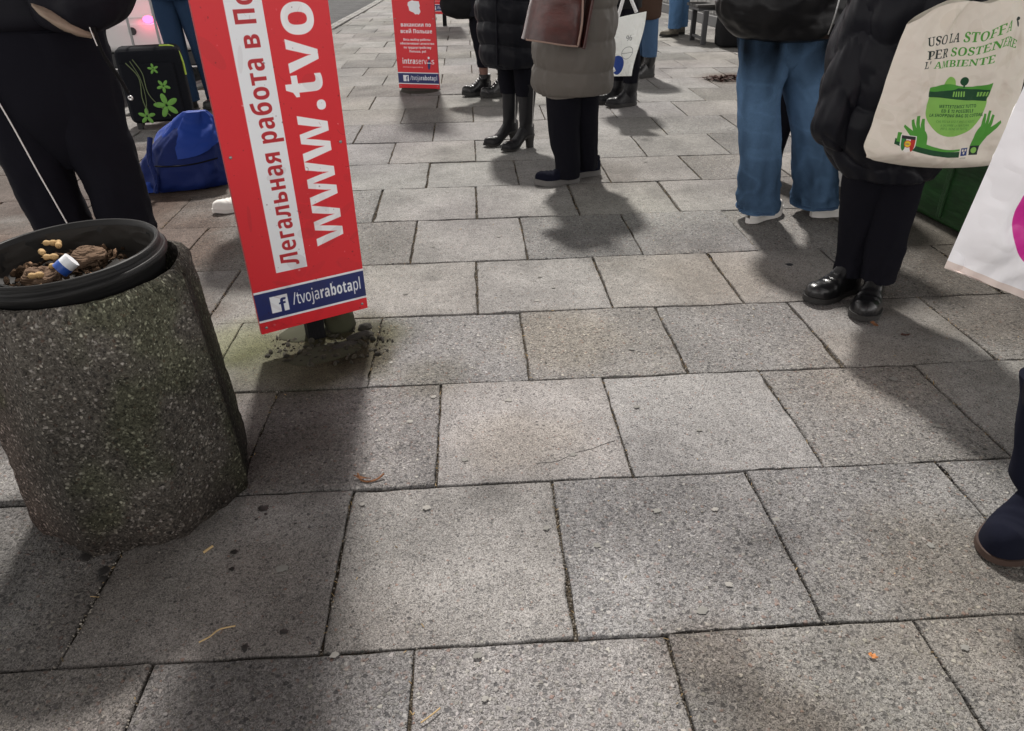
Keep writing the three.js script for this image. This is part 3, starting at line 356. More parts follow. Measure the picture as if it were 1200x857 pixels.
// ------------------------------------------------------------------ people: shared builders
const folds = (seed, amp, fx = 2.2, fy = 9) => (th, y, t, x, z) => amp * (fbm(Math.cos(th) * fx + seed, y * fy, Math.sin(th) * fx) + 0.5 * ridge(Math.cos(th) * fx * 0.8 - y * fy * 0.5, y * fy * 0.6 + seed, Math.sin(th) * fx));
function shoe(o) {                                     // toe towards +z, ankle over the origin
  const { L = 0.27, W = 0.095, H = 0.085, toeH = 0.05, sole = 0.018, heel = 0, shaft = 0, top = 0.16, sr = 0.05, sr2 = sr, point = 0.5 } = o, back = -L * 0.24;
  const wp = [[0.3], [0.62], [0.7], [0.68], [0.72], [0.86], [1], [0.99], [lerp(0.8, 0.96, point)], [lerp(0.5, 0.92, point)], [lerp(0.3, 0.88, point)]], hp = o.boot ? [[0.95], [1.3], [1.5], [1.55], [1.3], [0.95], [0.72], [0.62], [0.56], [0.52], [0.5]] : [[0.75], [1], [1.02], [1], [0.92], [0.74], [0.6], [0.56], [0.53], [0.5], [0.48]];
  const rnd = (s) => (s > 0.76 ? Math.sqrt(Math.max(0, 1 - ((s - 0.76) / 0.24) ** 2)) : s < 0.06 ? lerp(0.6, 1, Math.sqrt(s / 0.06)) : 1), w = (s) => sample(wp, s)[0] * W / 2 * rnd(s), h = (s) => { const k = sample(hp, s)[0] * (s > 0.76 ? rnd(s) ** 0.6 : 1); return k > 0.6 ? H * k : lerp(toeH * k / 0.55, H * k, clamp((k - 0.5) / 0.1)); }, y0 = (s) => sole + heel * sst(0.72, 0.22, s) + (o.spring ?? 0.008) * sst(0.75, 1, s);
  const sg = (q, p) => Math.sign(q) * Math.abs(q) ** p, crease = o.crease ?? 0.002, seed = R() * 40;
  const tv = (v) => 1 - (1 - v) ** 1.7; const upper = grid(28, 60, (u, v) => { v = tv(v); const a = Math.PI * u, z = back + L * v, cr = crease * Math.sin(v * 62 + Math.cos(a) * 2 + seed) * sst(0.45, 0.55, v) * sst(0.78, 0.68, v); return [sg(Math.cos(a), 0.72) * w(v), y0(v) + (h(v) + cr) * sg(Math.sin(a), 0.85), z + 0, u * 0.2, z]; });
  const under = grid(4, 40, (u, v) => { v = tv(v); return [lerp(w(v), -w(v), u), y0(v), back + L * v]; });
  const parts = [upper, under];
  if (shaft || top) parts.push(loft([[y0(0.25) + H * 0.25, 0, -0.002, W * 0.33, L * 0.2], [y0(0.25) + H * 0.75, 0, 0, W * 0.37, L * 0.185], [y0(0.25) + H * 1.15, 0, -0.004, sr * 0.95, sr * 1.12], [lerp(H + heel, top, 0.6), 0, -0.008, lerp(sr, sr2, 0.5), lerp(sr, sr2, 0.5) * 1.05], [top, o.lean ?? 0, -0.01, sr2, sr2 * 1.05]].map((q, i) => (o.lean ? [q[0], q[1] + [0, 0, 0.25, 0.6, 0][i] * o.lean, ...q.slice(2)] : q)), { seg: 26, disp: folds(seed, o.slouch ?? 0.002, 2, 16) }));
  const ow = (v) => w(v) * 1.05 + 0.002 * (v < 0.999 ? 1 : 0), oz = (v) => back - 0.003 + (L + 0.007) * v;
  const soleG = mergeGeometries([grid(1, 44, (u, v) => { v = tv(v); return [ow(v), y0(v) + 0.002 - u * sole, oz(v)]; }), grid(1, 44, (u, v) => { v = tv(v); return [-ow(v), y0(v) + 0.002 - u * sole, oz(v)]; }), grid(4, 44, (u, v) => { v = tv(v); return [lerp(ow(v), -ow(v), u), y0(v) + 0.002 - sole, oz(v)]; }), grid(4, 44, (u, v) => { v = tv(v); return [lerp(ow(v), -ow(v), u), y0(v) + 0.002, oz(v)]; }), grid(4, 1, (u, v) => [lerp(ow(0), -ow(0), u), y0(0) + 0.002 - v * sole, back - 0.003])].map(clean));
  const extra = [];
  if (heel) extra.push(loft([[0, 0, back + 0.03, W * 0.24, 0.024], [heel * 0.5, 0, back + 0.032, W * 0.25, 0.026], [heel + 0.006, 0, back + 0.036, W * 0.31, 0.036]], { seg: 20, pow: 0.7 }));
  let laces; if (o.laces) laces = (Array.from({ length: o.laces }, (_, i) => { const s = 0.5 - i * 0.06, y = y0(s) + h(s) + 0.003 + (i > 2 ? (i - 2) * 0.022 : 0), z = back + L * s + (i > 2 ? 0.02 - (i - 3) * 0.004 : 0); return tube([[-0.024, y - 0.008, z], [0, y + 0.002, z + 0.004], [0.024, y - 0.008, z]], 0.0028, 6, 8); }));
  return { upper: mergeGeometries(parts.map(clean)), sole: extra.length ? mergeGeometries([soleG, ...extra].map(clean)) : soleG, laces };
}
function putShoe(p, name, o, x, z, heading, mat, soleMat, laceMat) {   // heading: 0 = toe towards the camera (+z)
  const s = shoe(o), m = add(name, s.upper, mat, p); m.position.set(x, 0.002, z); m.rotation.y = heading; add('sole', s.sole, soleMat, m); if (s.laces) for (const l of s.laces) add('lace', l, laceMat ?? M.sole, m); return m;
}
const leg = (rows, amp = 0.006, o = {}) => { const a = folds(R() * 90, amp, 1.8, 10), b = folds(R() * 90, amp * 0.8, 3, 24), y0 = rows[0][0]; return loft(rows, { seg: 44, nv: 64, disp: (th, y, t, x, z) => a(th, y, t, x, z) + b(th, y, t, x, z) * sst(0.26, 0.05, y - y0), ...o }); };
function quilt(h, y0, bulge, amp, seed, dip = () => 0) { return (th, y, t) => { const q = Math.abs(Math.sin(Math.PI * (y - y0 + dip(th)) / h)), pk = Math.sqrt(q); return bulge * (pk - 0.6) + amp * fbm(Math.cos(th) * 5 + seed, y * 6, Math.sin(th) * 5) + amp * 0.7 * ridge(Math.cos(th) * 9, y * 16 + seed, Math.sin(th) * 9) * (1 - pk * 0.6); }; }
function hand(s = 1, curl = 0.5) {                      // wrist at the origin, fingers hanging to -y, back of the hand to +x, thumb to +z
  const parts = [], f = (pts, r0, r1) => { const cv = new THREE.CatmullRomCurve3(pts.map((p) => V(...p))), n = 12, g = new THREE.TubeGeometry(cv, n, 1, 10), p = g.attributes.position; const P = []; for (let i = 0; i <= n; i++) P.push(cv.getPointAt(i / n)); for (let i = 0; i < p.count; i++) { const k = Math.floor(i / 11), c = P[k], r = lerp(r0, r1, k / n) * (k === n ? 0.35 : 1); p.setXYZ(i, c.x + (p.getX(i) - c.x) * r, c.y + (p.getY(i) - c.y) * r, c.z + (p.getZ(i) - c.z) * r); } g.computeVertexNormals(); parts.push(g); const tip = new THREE.SphereGeometry(r1, 10, 8); tip.translate(...pts[pts.length - 1]); parts.push(tip); };
  parts.push(loft([[-0.095, -0.002, 0, 0.011, 0.038], [-0.075, 0, 0, 0.0145, 0.042], [-0.04, 0, 0.002, 0.0165, 0.04], [-0.01, 0, 0, 0.017, 0.03], [0.03, 0, 0, 0.02, 0.027], [0.12, 0, 0, 0.026, 0.032]], { seg: 24 }));
  [[0.028, 0.07, 0.0085], [0.0095, 0.08, 0.0088], [-0.0095, 0.074, 0.0085], [-0.027, 0.058, 0.0075]].forEach(([z, L, r], i) => { const c = curl * (0.8 + 0.15 * i); f([[0, -0.085, z], [-0.004 * c, -0.095 - L * 0.4, z * 1.05], [-0.022 * c, -0.095 - L * 0.74, z * 1.02], [-0.048 * c, -0.095 - L * 0.94 + 0.012 * c, z]], r, r * 0.78); });
  f([[0, -0.03, 0.03], [-0.008, -0.055, 0.05], [-0.016, -0.082, 0.056], [-0.022, -0.104, 0.052]], 0.0115, 0.008);
  const g = mergeGeometries(parts.map(clean)); g.scale(s, s, s); return g;
}
const person = (label, x, z, group) => thing('person', label, 'person', x, 0, z, 0, group);

// ------------------------------------------------------------------ person: black tracksuit, behind the litter bin
{
  const p = person('person in black tracksuit bottoms with white side piping behind the litter bin', -1.53, -2.85);
  const lg1 = [[0.06, -0.1, 0.02, 0.072, 0.09], [0.2, -0.1, 0.0, 0.088, 0.1], [0.3, -0.105, 0, 0.098, 0.115], [0.42, -0.115, 0, 0.105, 0.12], [0.6, -0.115, 0, 0.125, 0.14], [0.78, -0.115, 0, 0.14, 0.155], [0.95, -0.1, 0, 0.145, 0.16]], lg2 = [[0.06, 0.125, -0.04, 0.075, 0.09], [0.2, 0.125, -0.04, 0.093, 0.1], [0.3, 0.122, -0.04, 0.1, 0.115], [0.42, 0.118, -0.04, 0.108, 0.12], [0.6, 0.1, -0.04, 0.118, 0.14], [0.78, 0.1, -0.02, 0.135, 0.155], [0.95, 0.1, 0, 0.145, 0.16]];
  add('tracksuit_bottoms', [leg(lg1, 0.014), leg(lg2, 0.014), loft([[0.47, 0, -0.02, 0.05, 0.05], [0.56, 0, -0.02, 0.15, 0.11], [0.7, 0, -0.01, 0.22, 0.16], [0.9, 0, 0, 0.245, 0.17], [1.05, 0, 0, 0.24, 0.165]], { disp: folds(3, 0.008) })], M.trackCloth, p);
  const pip = Array.from({ length: 16 }, (_, i) => { const t = i / 15, y = lerp(0.1, 0.97, t), s = sample(lg1, (y - 0.06) / 0.89 * 0.98), a = 0.72 + 0.9 * t; return [s[1] + Math.cos(a) * (s[3] + 0.013), y, s[2] + Math.sin(a) * (s[4] + 0.014)]; });
  add('piping', tube(pip, 0.0028, 6, 60), M.piping, p);
  add('jacket', loft([[0.96, 0, 0, 0.25, 0.18], [0.99, 0, 0, 0.27, 0.2], [1.1, 0, 0, 0.275, 0.2], [1.3, 0, 0, 0.29, 0.2], [1.45, 0, 0, 0.24, 0.15]], { disp: folds(8, 0.014) }), M.nylonMatte, p);
  putShoe(p, 'shoe', { L: 0.29, W: 0.1, top: 0.1 }, -0.1, 0.03, 0.2, M.rubber, M.sole); putShoe(p, 'shoe', { L: 0.29, W: 0.1, top: 0.1 }, 0.125, -0.03, 0.5, M.rubber, M.sole);
  const b = thing('shoulder_bag', 'slack black bag with beige underside at the hip of the tracksuit wearer', 'bag', -1.2, 0.955, -2.66);
  const bagG = loft([[0, 0, 0, 0.02, 0.03], [0.015, 0.0, 0, 0.09, 0.06], [0.05, -0.01, 0, 0.145, 0.08], [0.1, 0.0, 0, 0.17, 0.085], [0.2, 0, 0, 0.16, 0.08], [0.27, 0, 0, 0.1, 0.05]], { disp: folds(12, 0.016, 2.4, 12), seg: 44 }); bagG.rotateZ(0.22); add('bag_body', bagG, M.nylonMatte, b);
  const tr = loft([[0, 0, 0, 0.008, 0.02], [0.04, 0.0, 0.004, 0.018, 0.05], [0.1, -0.0, 0.006, 0.02, 0.06], [0.16, 0, 0, 0.012, 0.04], [0.19, 0, 0, 0.004, 0.01]], { disp: folds(2, 0.006, 2, 30) }); tr.rotateZ(1.0); tr.translate(-0.01, -0.01, 0.035); add('beige_underside', tr, M.beige, b);
  add('hanging_strap', tube([[0.01, 0.02, 0.06], [0.012, -0.06, 0.05], [0.03, -0.13, 0.03], [0.045, -0.19, 0.02]], 0.006, 8), M.black, b);
  add('drawcord', tube([[0.005, 0.02, 0.075], [0.007, 0.0, 0.075], [0.01, -0.035, 0.07]], 0.0016, 6), M.piping, b);
  const clip = new THREE.TorusGeometry(0.006, 0.003, 8, 18); clip.translate(0.048, -0.205, 0.02); add('metal_clip', clip, M.metal, b);
}
// ------------------------------------------------------------------ left background: suitcase, blue bag, jeans, grey trousers, car
{
  const s = thing('suitcase', 'black fabric suitcase with lime green flowers and raised handle', 'suitcase', -2.34, 0, -5.85, 0.28);
  add('shell', box(0.44, 0.52, 0.24, 0, 0.3, 0, 0.05), M.suitcase, s); add('front_pocket', box(0.36, 0.4, 0.03, -0.02, 0.26, 0.125, 0.014), M.suitcase, s);
  const fl = (x, y, r, n, rot) => { const g = [], c = []; for (let k = 0; k < n; k++) { const a = rot + k / n * 6.283, e = new THREE.SphereGeometry(1, 12, 8); e.scale(r * 0.5, r * 0.24, 0.004); e.translate(r * 0.58, 0, 0); e.rotateZ(a); e.translate(x, y, 0.142); g.push(e); } return g; };
  for (const [x, y, r, a] of [[0.02, 0.42, 0.035, 0.4], [0.06, 0.3, 0.045, 0.9], [0.05, 0.165, 0.082, 0.5], [-0.1, 0.1, 0.055, 0.2]]) add('flower', fl(x, y, r, 5, a), M.green, s);
  add('vine_print', [tube([[-0.15, 0.47, 0.142], [-0.09, 0.37, 0.144], [-0.1, 0.22, 0.144], [-0.08, 0.08, 0.142]], 0.0035, 6, 40), tube([[-0.1, 0.49, 0.142], [-0.06, 0.4, 0.144], [-0.05, 0.25, 0.144], [0.06, 0.09, 0.142]], 0.003, 6, 40), tube([[-0.12, 0.48, 0.142], [-0.08, 0.36, 0.144], [-0.08, 0.2, 0.144], [-0.12, 0.06, 0.142]], 0.0025, 6, 40)], M.olive, s);
  add('lime_trim', tube([[0.09, 0.562, 0.06], [0.17, 0.558, 0.07], [0.205, 0.53, 0.075], [0.224, 0.46, 0.08], [0.226, 0.36, 0.08]], 0.007, 8, 40), M.lime, s);
  for (const x of [-0.09, 0.09]) { add('handle_tube', box(0.018, 0.5, 0.012, x, 0.8, -0.06, 0.005), M.zinc, s); } add('handle_grip', box(0.22, 0.03, 0.03, 0, 1.06, -0.06, 0.012), M.rubber, s);
  for (const x of [-0.17, 0.17]) { const w = new THREE.CylinderGeometry(0.03, 0.03, 0.03, 18); w.rotateZ(Math.PI / 2); w.translate(x, 0.03, -0.08); add('wheel', w, M.rubber, s); add('foot', box(0.04, 0.05, 0.04, x, 0.025, 0.08, 0.008), M.rubber, s); }
}
{
  const d = thing('holdall', 'bright blue fabric holdall lying on the paving behind the near red sign', 'bag', -1.64, 0, -4.22, 0.2); d.add(Object.assign(new THREE.Mesh(tube([[-0.16, 0.16, 0.155], [-0.05, 0.155, 0.185], [0.08, 0.16, 0.19], [0.2, 0.17, 0.14]], 0.004, 6), M.black), { name: 'zip', castShadow: true, receiveShadow: true }));
  const g = loft([[0.008, 0, 0, 0.2, 0.15], [0.05, 0, 0, 0.225, 0.17], [0.16, 0.01, 0, 0.21, 0.15], [0.25, 0.05, 0, 0.17, 0.11], [0.32, 0.09, 0, 0.12, 0.05], [0.37, 0.11, 0, 0.05, 0.02]], { seg: 80, nv: 80, pow: 0.7, disp: folds(31, 0.032, 2.6, 8) }); add('bag_body', g, M.blueDark, d);
  add('flap', loft([[0.22, 0.05, 0.01, 0.185, 0.13], [0.28, 0.07, 0.01, 0.155, 0.105], [0.34, 0.1, 0, 0.11, 0.06], [0.4, 0.12, 0, 0.05, 0.02]], { seg: 60, nv: 50, pow: 0.75, dy: (th, t) => (1 - t) * 0.04 * Math.sin(th * 2 + 1), disp: folds(37, 0.028, 2.2, 11) }), M.blue, d);
  const side = loft([[0.005, -0.2, 0.04, 0.09, 0.09], [0.06, -0.18, 0.04, 0.075, 0.08], [0.13, -0.14, 0.03, 0.04, 0.05], [0.17, -0.12, 0.02, 0.01, 0.01]], { disp: folds(41, 0.012, 2, 14) }); add('side_pocket', side, M.blue, d);
  add('carry_strap', tube([[-0.12, 0.3, 0.12], [-0.14, 0.2, 0.17], [-0.13, 0.09, 0.185], [-0.15, 0.02, 0.18]], 0.014, 8), M.blueDark, d);
}
{
  const p = person('person in dark blue jeans standing behind the flowered suitcase', -2.3, -6.5);
  add('jeans', [leg([[0.06, -0.05, 0, 0.07, 0.08], [0.3, -0.06, 0, 0.075, 0.085], [0.5, -0.07, 0, 0.08, 0.09], [0.75, -0.08, 0, 0.095, 0.1], [0.9, -0.07, 0, 0.11, 0.11]]), leg([[0.06, 0.14, -0.06, 0.07, 0.08], [0.3, 0.13, -0.06, 0.075, 0.085], [0.5, 0.11, -0.04, 0.08, 0.09], [0.75, 0.09, -0.02, 0.095, 0.1], [0.9, 0.07, 0, 0.11, 0.11]])], M.denimDark, p);
  add('jacket', loft([[0.82, 0, 0, 0.19, 0.14], [0.95, 0, 0, 0.22, 0.16], [1.2, 0, 0, 0.22, 0.15], [1.35, 0, 0, 0.2, 0.12]], { disp: folds(14, 0.012) }), M.denimDark, p);
  putShoe(p, 'shoe', {}, -0.05, 0, -0.4, M.rubber, M.sole); putShoe(p, 'shoe', {}, 0.14, -0.06, -0.2, M.rubber, M.sole);
  const q = person('person in grey trousers and white shoes half hidden behind the near sign', -1.09, -3.8);
  add('trousers', [leg([[0.09, -0.08, 0.04, 0.07, 0.09], [0.28, -0.045, 0.0, 0.085, 0.1], [0.45, 0.01, -0.02, 0.1, 0.11], [0.65, 0.03, -0.03, 0.12, 0.13], [0.9, 0.06, -0.03, 0.14, 0.14]], 0.009), leg([[0.09, 0.17, -0.1, 0.07, 0.09], [0.3, 0.16, -0.1, 0.085, 0.1], [0.6, 0.14, -0.06, 0.12, 0.12], [0.9, 0.1, -0.03, 0.14, 0.14]], 0.009)], M.grey, q);
  add('coat', loft([[0.84, 0.06, 0, 0.22, 0.17], [1.0, 0.06, 0, 0.23, 0.17], [1.3, 0.06, 0, 0.22, 0.15]], { disp: folds(15, 0.012) }), M.black, q);
  add('sock', loft([[0.05, -0.085, 0.05, 0.035, 0.04], [0.16, -0.075, 0.045, 0.036, 0.04]], {}), M.sock, q);
  putShoe(q, 'shoe', { L: 0.25, top: 0.09, H: 0.07 }, -0.1, 0.02, -0.9, M.canvasWhite, M.soleWhite); putShoe(q, 'shoe', { L: 0.25, top: 0.09, H: 0.07 }, 0.17, -0.1, -0.9, M.canvasWhite, M.soleWhite);
}
{ // car parked beyond the kerb, rear towards us
  const c = thing('parked_car', 'white car at the kerb with a glowing red rear fog lamp', 'car', -3.42, -0.13, -8.0, 0.1);
  const prof = new THREE.Shape(); [[0, 0.3], [0.02, 0.62], [0.1, 0.92], [0.45, 1.42], [1.2, 1.5], [2.3, 1.42], [2.95, 0.98], [3.9, 0.86], [4.05, 0.6], [4.05, 0.28], [3.6, 0.24], [0.5, 0.24]].forEach(([z, y], i) => prof[i ? 'lineTo' : 'moveTo'](z, y));
  const g = new THREE.ExtrudeGeometry(prof, { depth: 1.6, bevelEnabled: true, bevelSize: 0.06, bevelThickness: 0.06, bevelSegments: 4 }); g.rotateY(Math.PI / 2); g.translate(-0.8, 0, 0); add('body', g, M.carWhite, c);
  const bum = box(1.72, 0.3, 0.16, 0, 0.56, 0.06, 0.06); add('bumper', bum, M.carWhite, c); add('lower_valance', box(1.5, 0.16, 0.1, 0, 0.33, 0.02, 0.03), M.rubber, c);
  const win = box(1.25, 0.4, 0.02, 0, 0, 0, 0.008); win.rotateX(-0.58); win.translate(0, 1.2, -0.2); add('rear_window', win, M.glassDark, c);
  const tow = new THREE.CylinderGeometry(0.035, 0.035, 0.012, 20); tow.rotateX(Math.PI / 2); tow.translate(0.16, 0.6, 0.142); add('towing_cover', tow, M.rubber, c);
  const lamp = new THREE.CylinderGeometry(0.032, 0.032, 0.02, 20); lamp.rotateX(Math.PI / 2); lamp.scale(1.5, 1, 1); lamp.translate(0.33, 0.7, 0.145); add('fog_lamp', lamp, M.lampRed, c);
  for (const x of [-0.7, 0.7]) { add('tail_light', box(0.16, 0.34, 0.08, x, 0.95, -0.1, 0.03), std(0.2, 0.008, 0.01, 0.2), c); }
  const wh = (x, z) => { const t = new THREE.TorusGeometry(0.23, 0.085, 14, 36); t.rotateY(Math.PI / 2); t.scale(1.15, 1, 1); t.translate(x, 0.315, z); const w = add('wheel', t, M.tyre, c); const r = new THREE.CylinderGeometry(0.2, 0.2, 0.12, 28); r.rotateZ(Math.PI / 2); r.translate(x, 0.315, z); add('rim', r, M.zinc, w); }; wh(-0.74, -0.75); wh(0.74, -0.75); wh(-0.74, -3.2); wh(0.74, -3.2);
  add('exhaust', (() => { const e = new THREE.CylinderGeometry(0.03, 0.03, 0.2, 16); e.rotateX(Math.PI / 2); e.translate(-0.4, 0.24, 0.05); return e; })(), M.metal, c);
  const l = new THREE.PointLight(new THREE.Color(1, 0.06, 0.18), 0.05, 6, 2); l.position.set(-3.07, 0.57, -7.8); l.castShadow = true; scene.add(l);
}
// ------------------------------------------------------------------ queue in the middle
{ // nearest the far signs: dark clothes, lace-up boots
  const p = person('person in cropped black trousers and shiny black lace-up boots nearest the signs', 0.12, -6.75);
  add('trousers', [leg([[0.23, 0.0, 0, 0.05, 0.055], [0.4, -0.015, 0, 0.06, 0.065], [0.55, -0.03, 0, 0.075, 0.08], [0.75, -0.02, 0, 0.09, 0.1], [0.9, 0, 0, 0.1, 0.1]]), leg([[0.22, 0.16, 0.1, 0.05, 0.055], [0.4, 0.14, 0.08, 0.06, 0.065], [0.6, 0.1, 0.05, 0.08, 0.09], [0.9, 0.06, 0, 0.1, 0.1]])], M.trouser, p);
  for (const [x, z] of [[0.0, 0], [0.16, 0.1]]) { const s = loft([[0.12, x, z, 0.038, 0.042], [0.18, x, z, 0.038, 0.042], [0.25, x, z, 0.042, 0.046]]); const m = add('ankle', s, M.stocking, p); putShoe(p, 'boot', { L: 0.27, W: 0.1, H: 0.09, toeH: 0.062, sole: 0.03, top: 0.17, sr: 0.05, laces: 5, boot: 1 }, x, z, -1.25, M.patent, M.sole, M.metal); }
  add('coat', loft([[0.64, 0, 0, 0.19, 0.16], [0.7, 0, 0, 0.2, 0.17], [0.9, 0, 0, 0.22, 0.17], [1.05, 0, 0, 0.2, 0.15]], { disp: folds(18, 0.012) }), M.nylonMatte, p);
  const b = thing('handbag', 'slouchy black bag hanging left of the person in lace-up boots', 'bag', -0.06, 0.6, -6.68);
  add('bag_body', loft([[0.02, 0.02, 0, 0.06, 0.05], [0.06, 0, 0, 0.14, 0.08], [0.14, 0, 0, 0.16, 0.1], [0.26, 0.02, 0, 0.15, 0.08], [0.34, 0.04, 0, 0.09, 0.05]], { disp: folds(33, 0.012, 2, 14) }), M.black, b); add('handle', tube([[-0.06, 0.3, 0], [0.0, 0.52, 0.03], [0.1, 0.55, 0.02], [0.12, 0.3, 0]], 0.01, 8), M.black, b);
}
{ // black puffer coat, knee boots with heels
  const p = person('person in knee-length black puffer coat and black high-heeled knee boots', 0.27, -4.9);
  add('puffer_coat', loft([[0.5, 0.005, 0, 0.165, 0.17], [0.515, 0.005, 0, 0.19, 0.19], [0.6, 0.0, 0, 0.2, 0.2], [0.8, -0.0, 0, 0.215, 0.21], [0.97, 0, 0, 0.22, 0.2], [1.06, 0, 0, 0.2, 0.17]], { seg: 90, nv: 120, disp: quilt(0.125, 0.505, 0.021, 0.011, 2, (th) => 0.012 * Math.sin(th * 2)) }), M.nylon, p);
  add('side_seam', tube([[-0.1, 0.53, 0.175], [-0.1, 0.64, 0.188], [-0.1, 0.78, 0.195], [-0.1, 0.95, 0.195]], 0.006, 6), M.nylonMatte, p);
  add('leggings', [leg([[0.33, -0.02, -0.05, 0.058, 0.062], [0.45, -0.03, -0.05, 0.062, 0.066], [0.6, -0.03, -0.04, 0.075, 0.08]], 0.002), leg([[0.33, 0.075, 0.06, 0.06, 0.064], [0.45, 0.07, 0.06, 0.064, 0.068], [0.6, 0.06, 0.04, 0.075, 0.08]], 0.002)], M.trouser, p);
  for (const [x, z, h] of [[-0.02, -0.06, -1.2], [0.08, 0.07, -1.05]]) { const m = putShoe(p, 'boot', { L: 0.25, W: 0.088, H: 0.085, toeH: 0.05, sole: 0.012, heel: 0.07, top: 0.4, sr: 0.042, sr2: 0.06, slouch: 0.004, point: 0.55 }, x, z, h, M.leather, M.sole); add('zip', tube([[0.044, 0.14, -0.02], [0.05, 0.25, -0.02], [0.058, 0.38, -0.02]], 0.0025, 6), M.metal, m); }
}
{ // taupe quilted coat
  const p = person('person in taupe quilted long coat and wide black trousers', 0.55, -4.08);
  add('quilted_coat', loft([[0.475, 0.0, 0, 0.175, 0.15], [0.487, 0.0, 0, 0.2, 0.172], [0.55, -0.003, 0, 0.212, 0.185], [0.7, 0, 0, 0.212, 0.19], [0.9, 0, 0, 0.21, 0.19], [1.0, 0, 0, 0.21, 0.18], [1.05, 0, 0, 0.19, 0.16]], { seg: 110, nv: 150, disp: quilt(0.148, 0.462, 0.017, 0.011, 7, (th) => 0.018 * Math.sin(th + 0.6)), dy: (th, t) => t < 0.02 ? 0.012 * Math.sin(th * 2) : 0 }), M.taupe, p);
  add('trousers', [leg([[0.035, -0.03, 0.05, 0.07, 0.08], [0.1, -0.025, 0.05, 0.068, 0.08], [0.22, -0.04, 0.04, 0.08, 0.09], [0.36, -0.05, 0.03, 0.088, 0.1], [0.55, -0.05, 0.02, 0.1, 0.11]], 0.006), leg([[0.05, 0.1, -0.06, 0.06, 0.075], [0.2, 0.085, -0.06, 0.07, 0.085], [0.36, 0.065, -0.05, 0.085, 0.1], [0.55, 0.05, -0.04, 0.1, 0.11]], 0.006)], M.trouser, p);
  putShoe(p, 'shoe', { L: 0.26, W: 0.098, H: 0.07, toeH: 0.05, sole: 0.03, top: 0.1, sr: 0.045 }, -0.02, 0.06, -1.35, M.suedeNavy, M.soleGrey); putShoe(p, 'shoe', { L: 0.26, W: 0.098, H: 0.07, toeH: 0.05, sole: 0.03, top: 0.1, sr: 0.045 }, 0.12, -0.07, -1.35, M.suedeNavy, M.soleGrey);
  const b = thing('handbag', 'glossy brown leather handbag held against the taupe coat', 'handbag', 0.405, 0.755, -3.82, 0.2); b.scale.setScalar(0.9);
  const body = grid(40, 30, (u, v) => { const th = u * 6.28318, sg = (q, p) => Math.sign(q) * Math.abs(q) ** p, w = lerp(0.165, 0.13, v), d = lerp(0.06, 0.035, v); const x = sg(Math.cos(th), 0.55) * w, z = sg(Math.sin(th), 0.6) * d, y = v * 0.36; return [x + y * 0.16 + 0.006 * fbm(x * 12, y * 12, z * 20), y + x * -0.16 * (1 - v * 0.5) + 0.005 * noise(x * 9, y * 9), z + 0.008 * fbm(x * 10, y * 10, 5), u * 0.8, y]; }, true);
  const bot = grid(40, 4, (u, v) => { const th = u * 6.28318, sg = (q, p) => Math.sign(q) * Math.abs(q) ** p, x = sg(Math.cos(th), 0.55) * 0.165 * (1 - v), z = sg(Math.sin(th), 0.6) * 0.06 * (1 - v); return [x, x * -0.16 - 0.002, z]; }); add('bag_body', [body, bot], M.brownLeather, b);
  add('edge_piping', [tube([[0.13, -0.015, 0.058], [0.15, 0.1, 0.055], [0.155, 0.22, 0.045], [0.17, 0.33, 0.035]], 0.006, 6), tube([[-0.16, 0.026, 0.05], [-0.06, 0.01, 0.064], [0.05, -0.01, 0.064], [0.13, -0.02, 0.058]], 0.005, 6)], M.brownEdge, b);
  add('side_panel', (() => { const g = box(0.018, 0.34, 0.09, 0, 0, 0, 0.006); g.rotateZ(-0.17); g.translate(0.2, 0.13, 0); return g; })(), M.brownLeather, b);
  for (const z of [-0.03, 0.035]) add('handle', tube([[-0.05, 0.35, z], [-0.02, 0.5, z], [0.08, 0.56, z], [0.14, 0.48, z], [0.16, 0.33, z]], 0.009, 8), M.brownLeather, b); add('ring', (() => { const g = new THREE.TorusGeometry(0.014, 0.004, 8, 20); g.translate(0.13, 0.3, 0.05); return g; })(), M.metal, b);
}
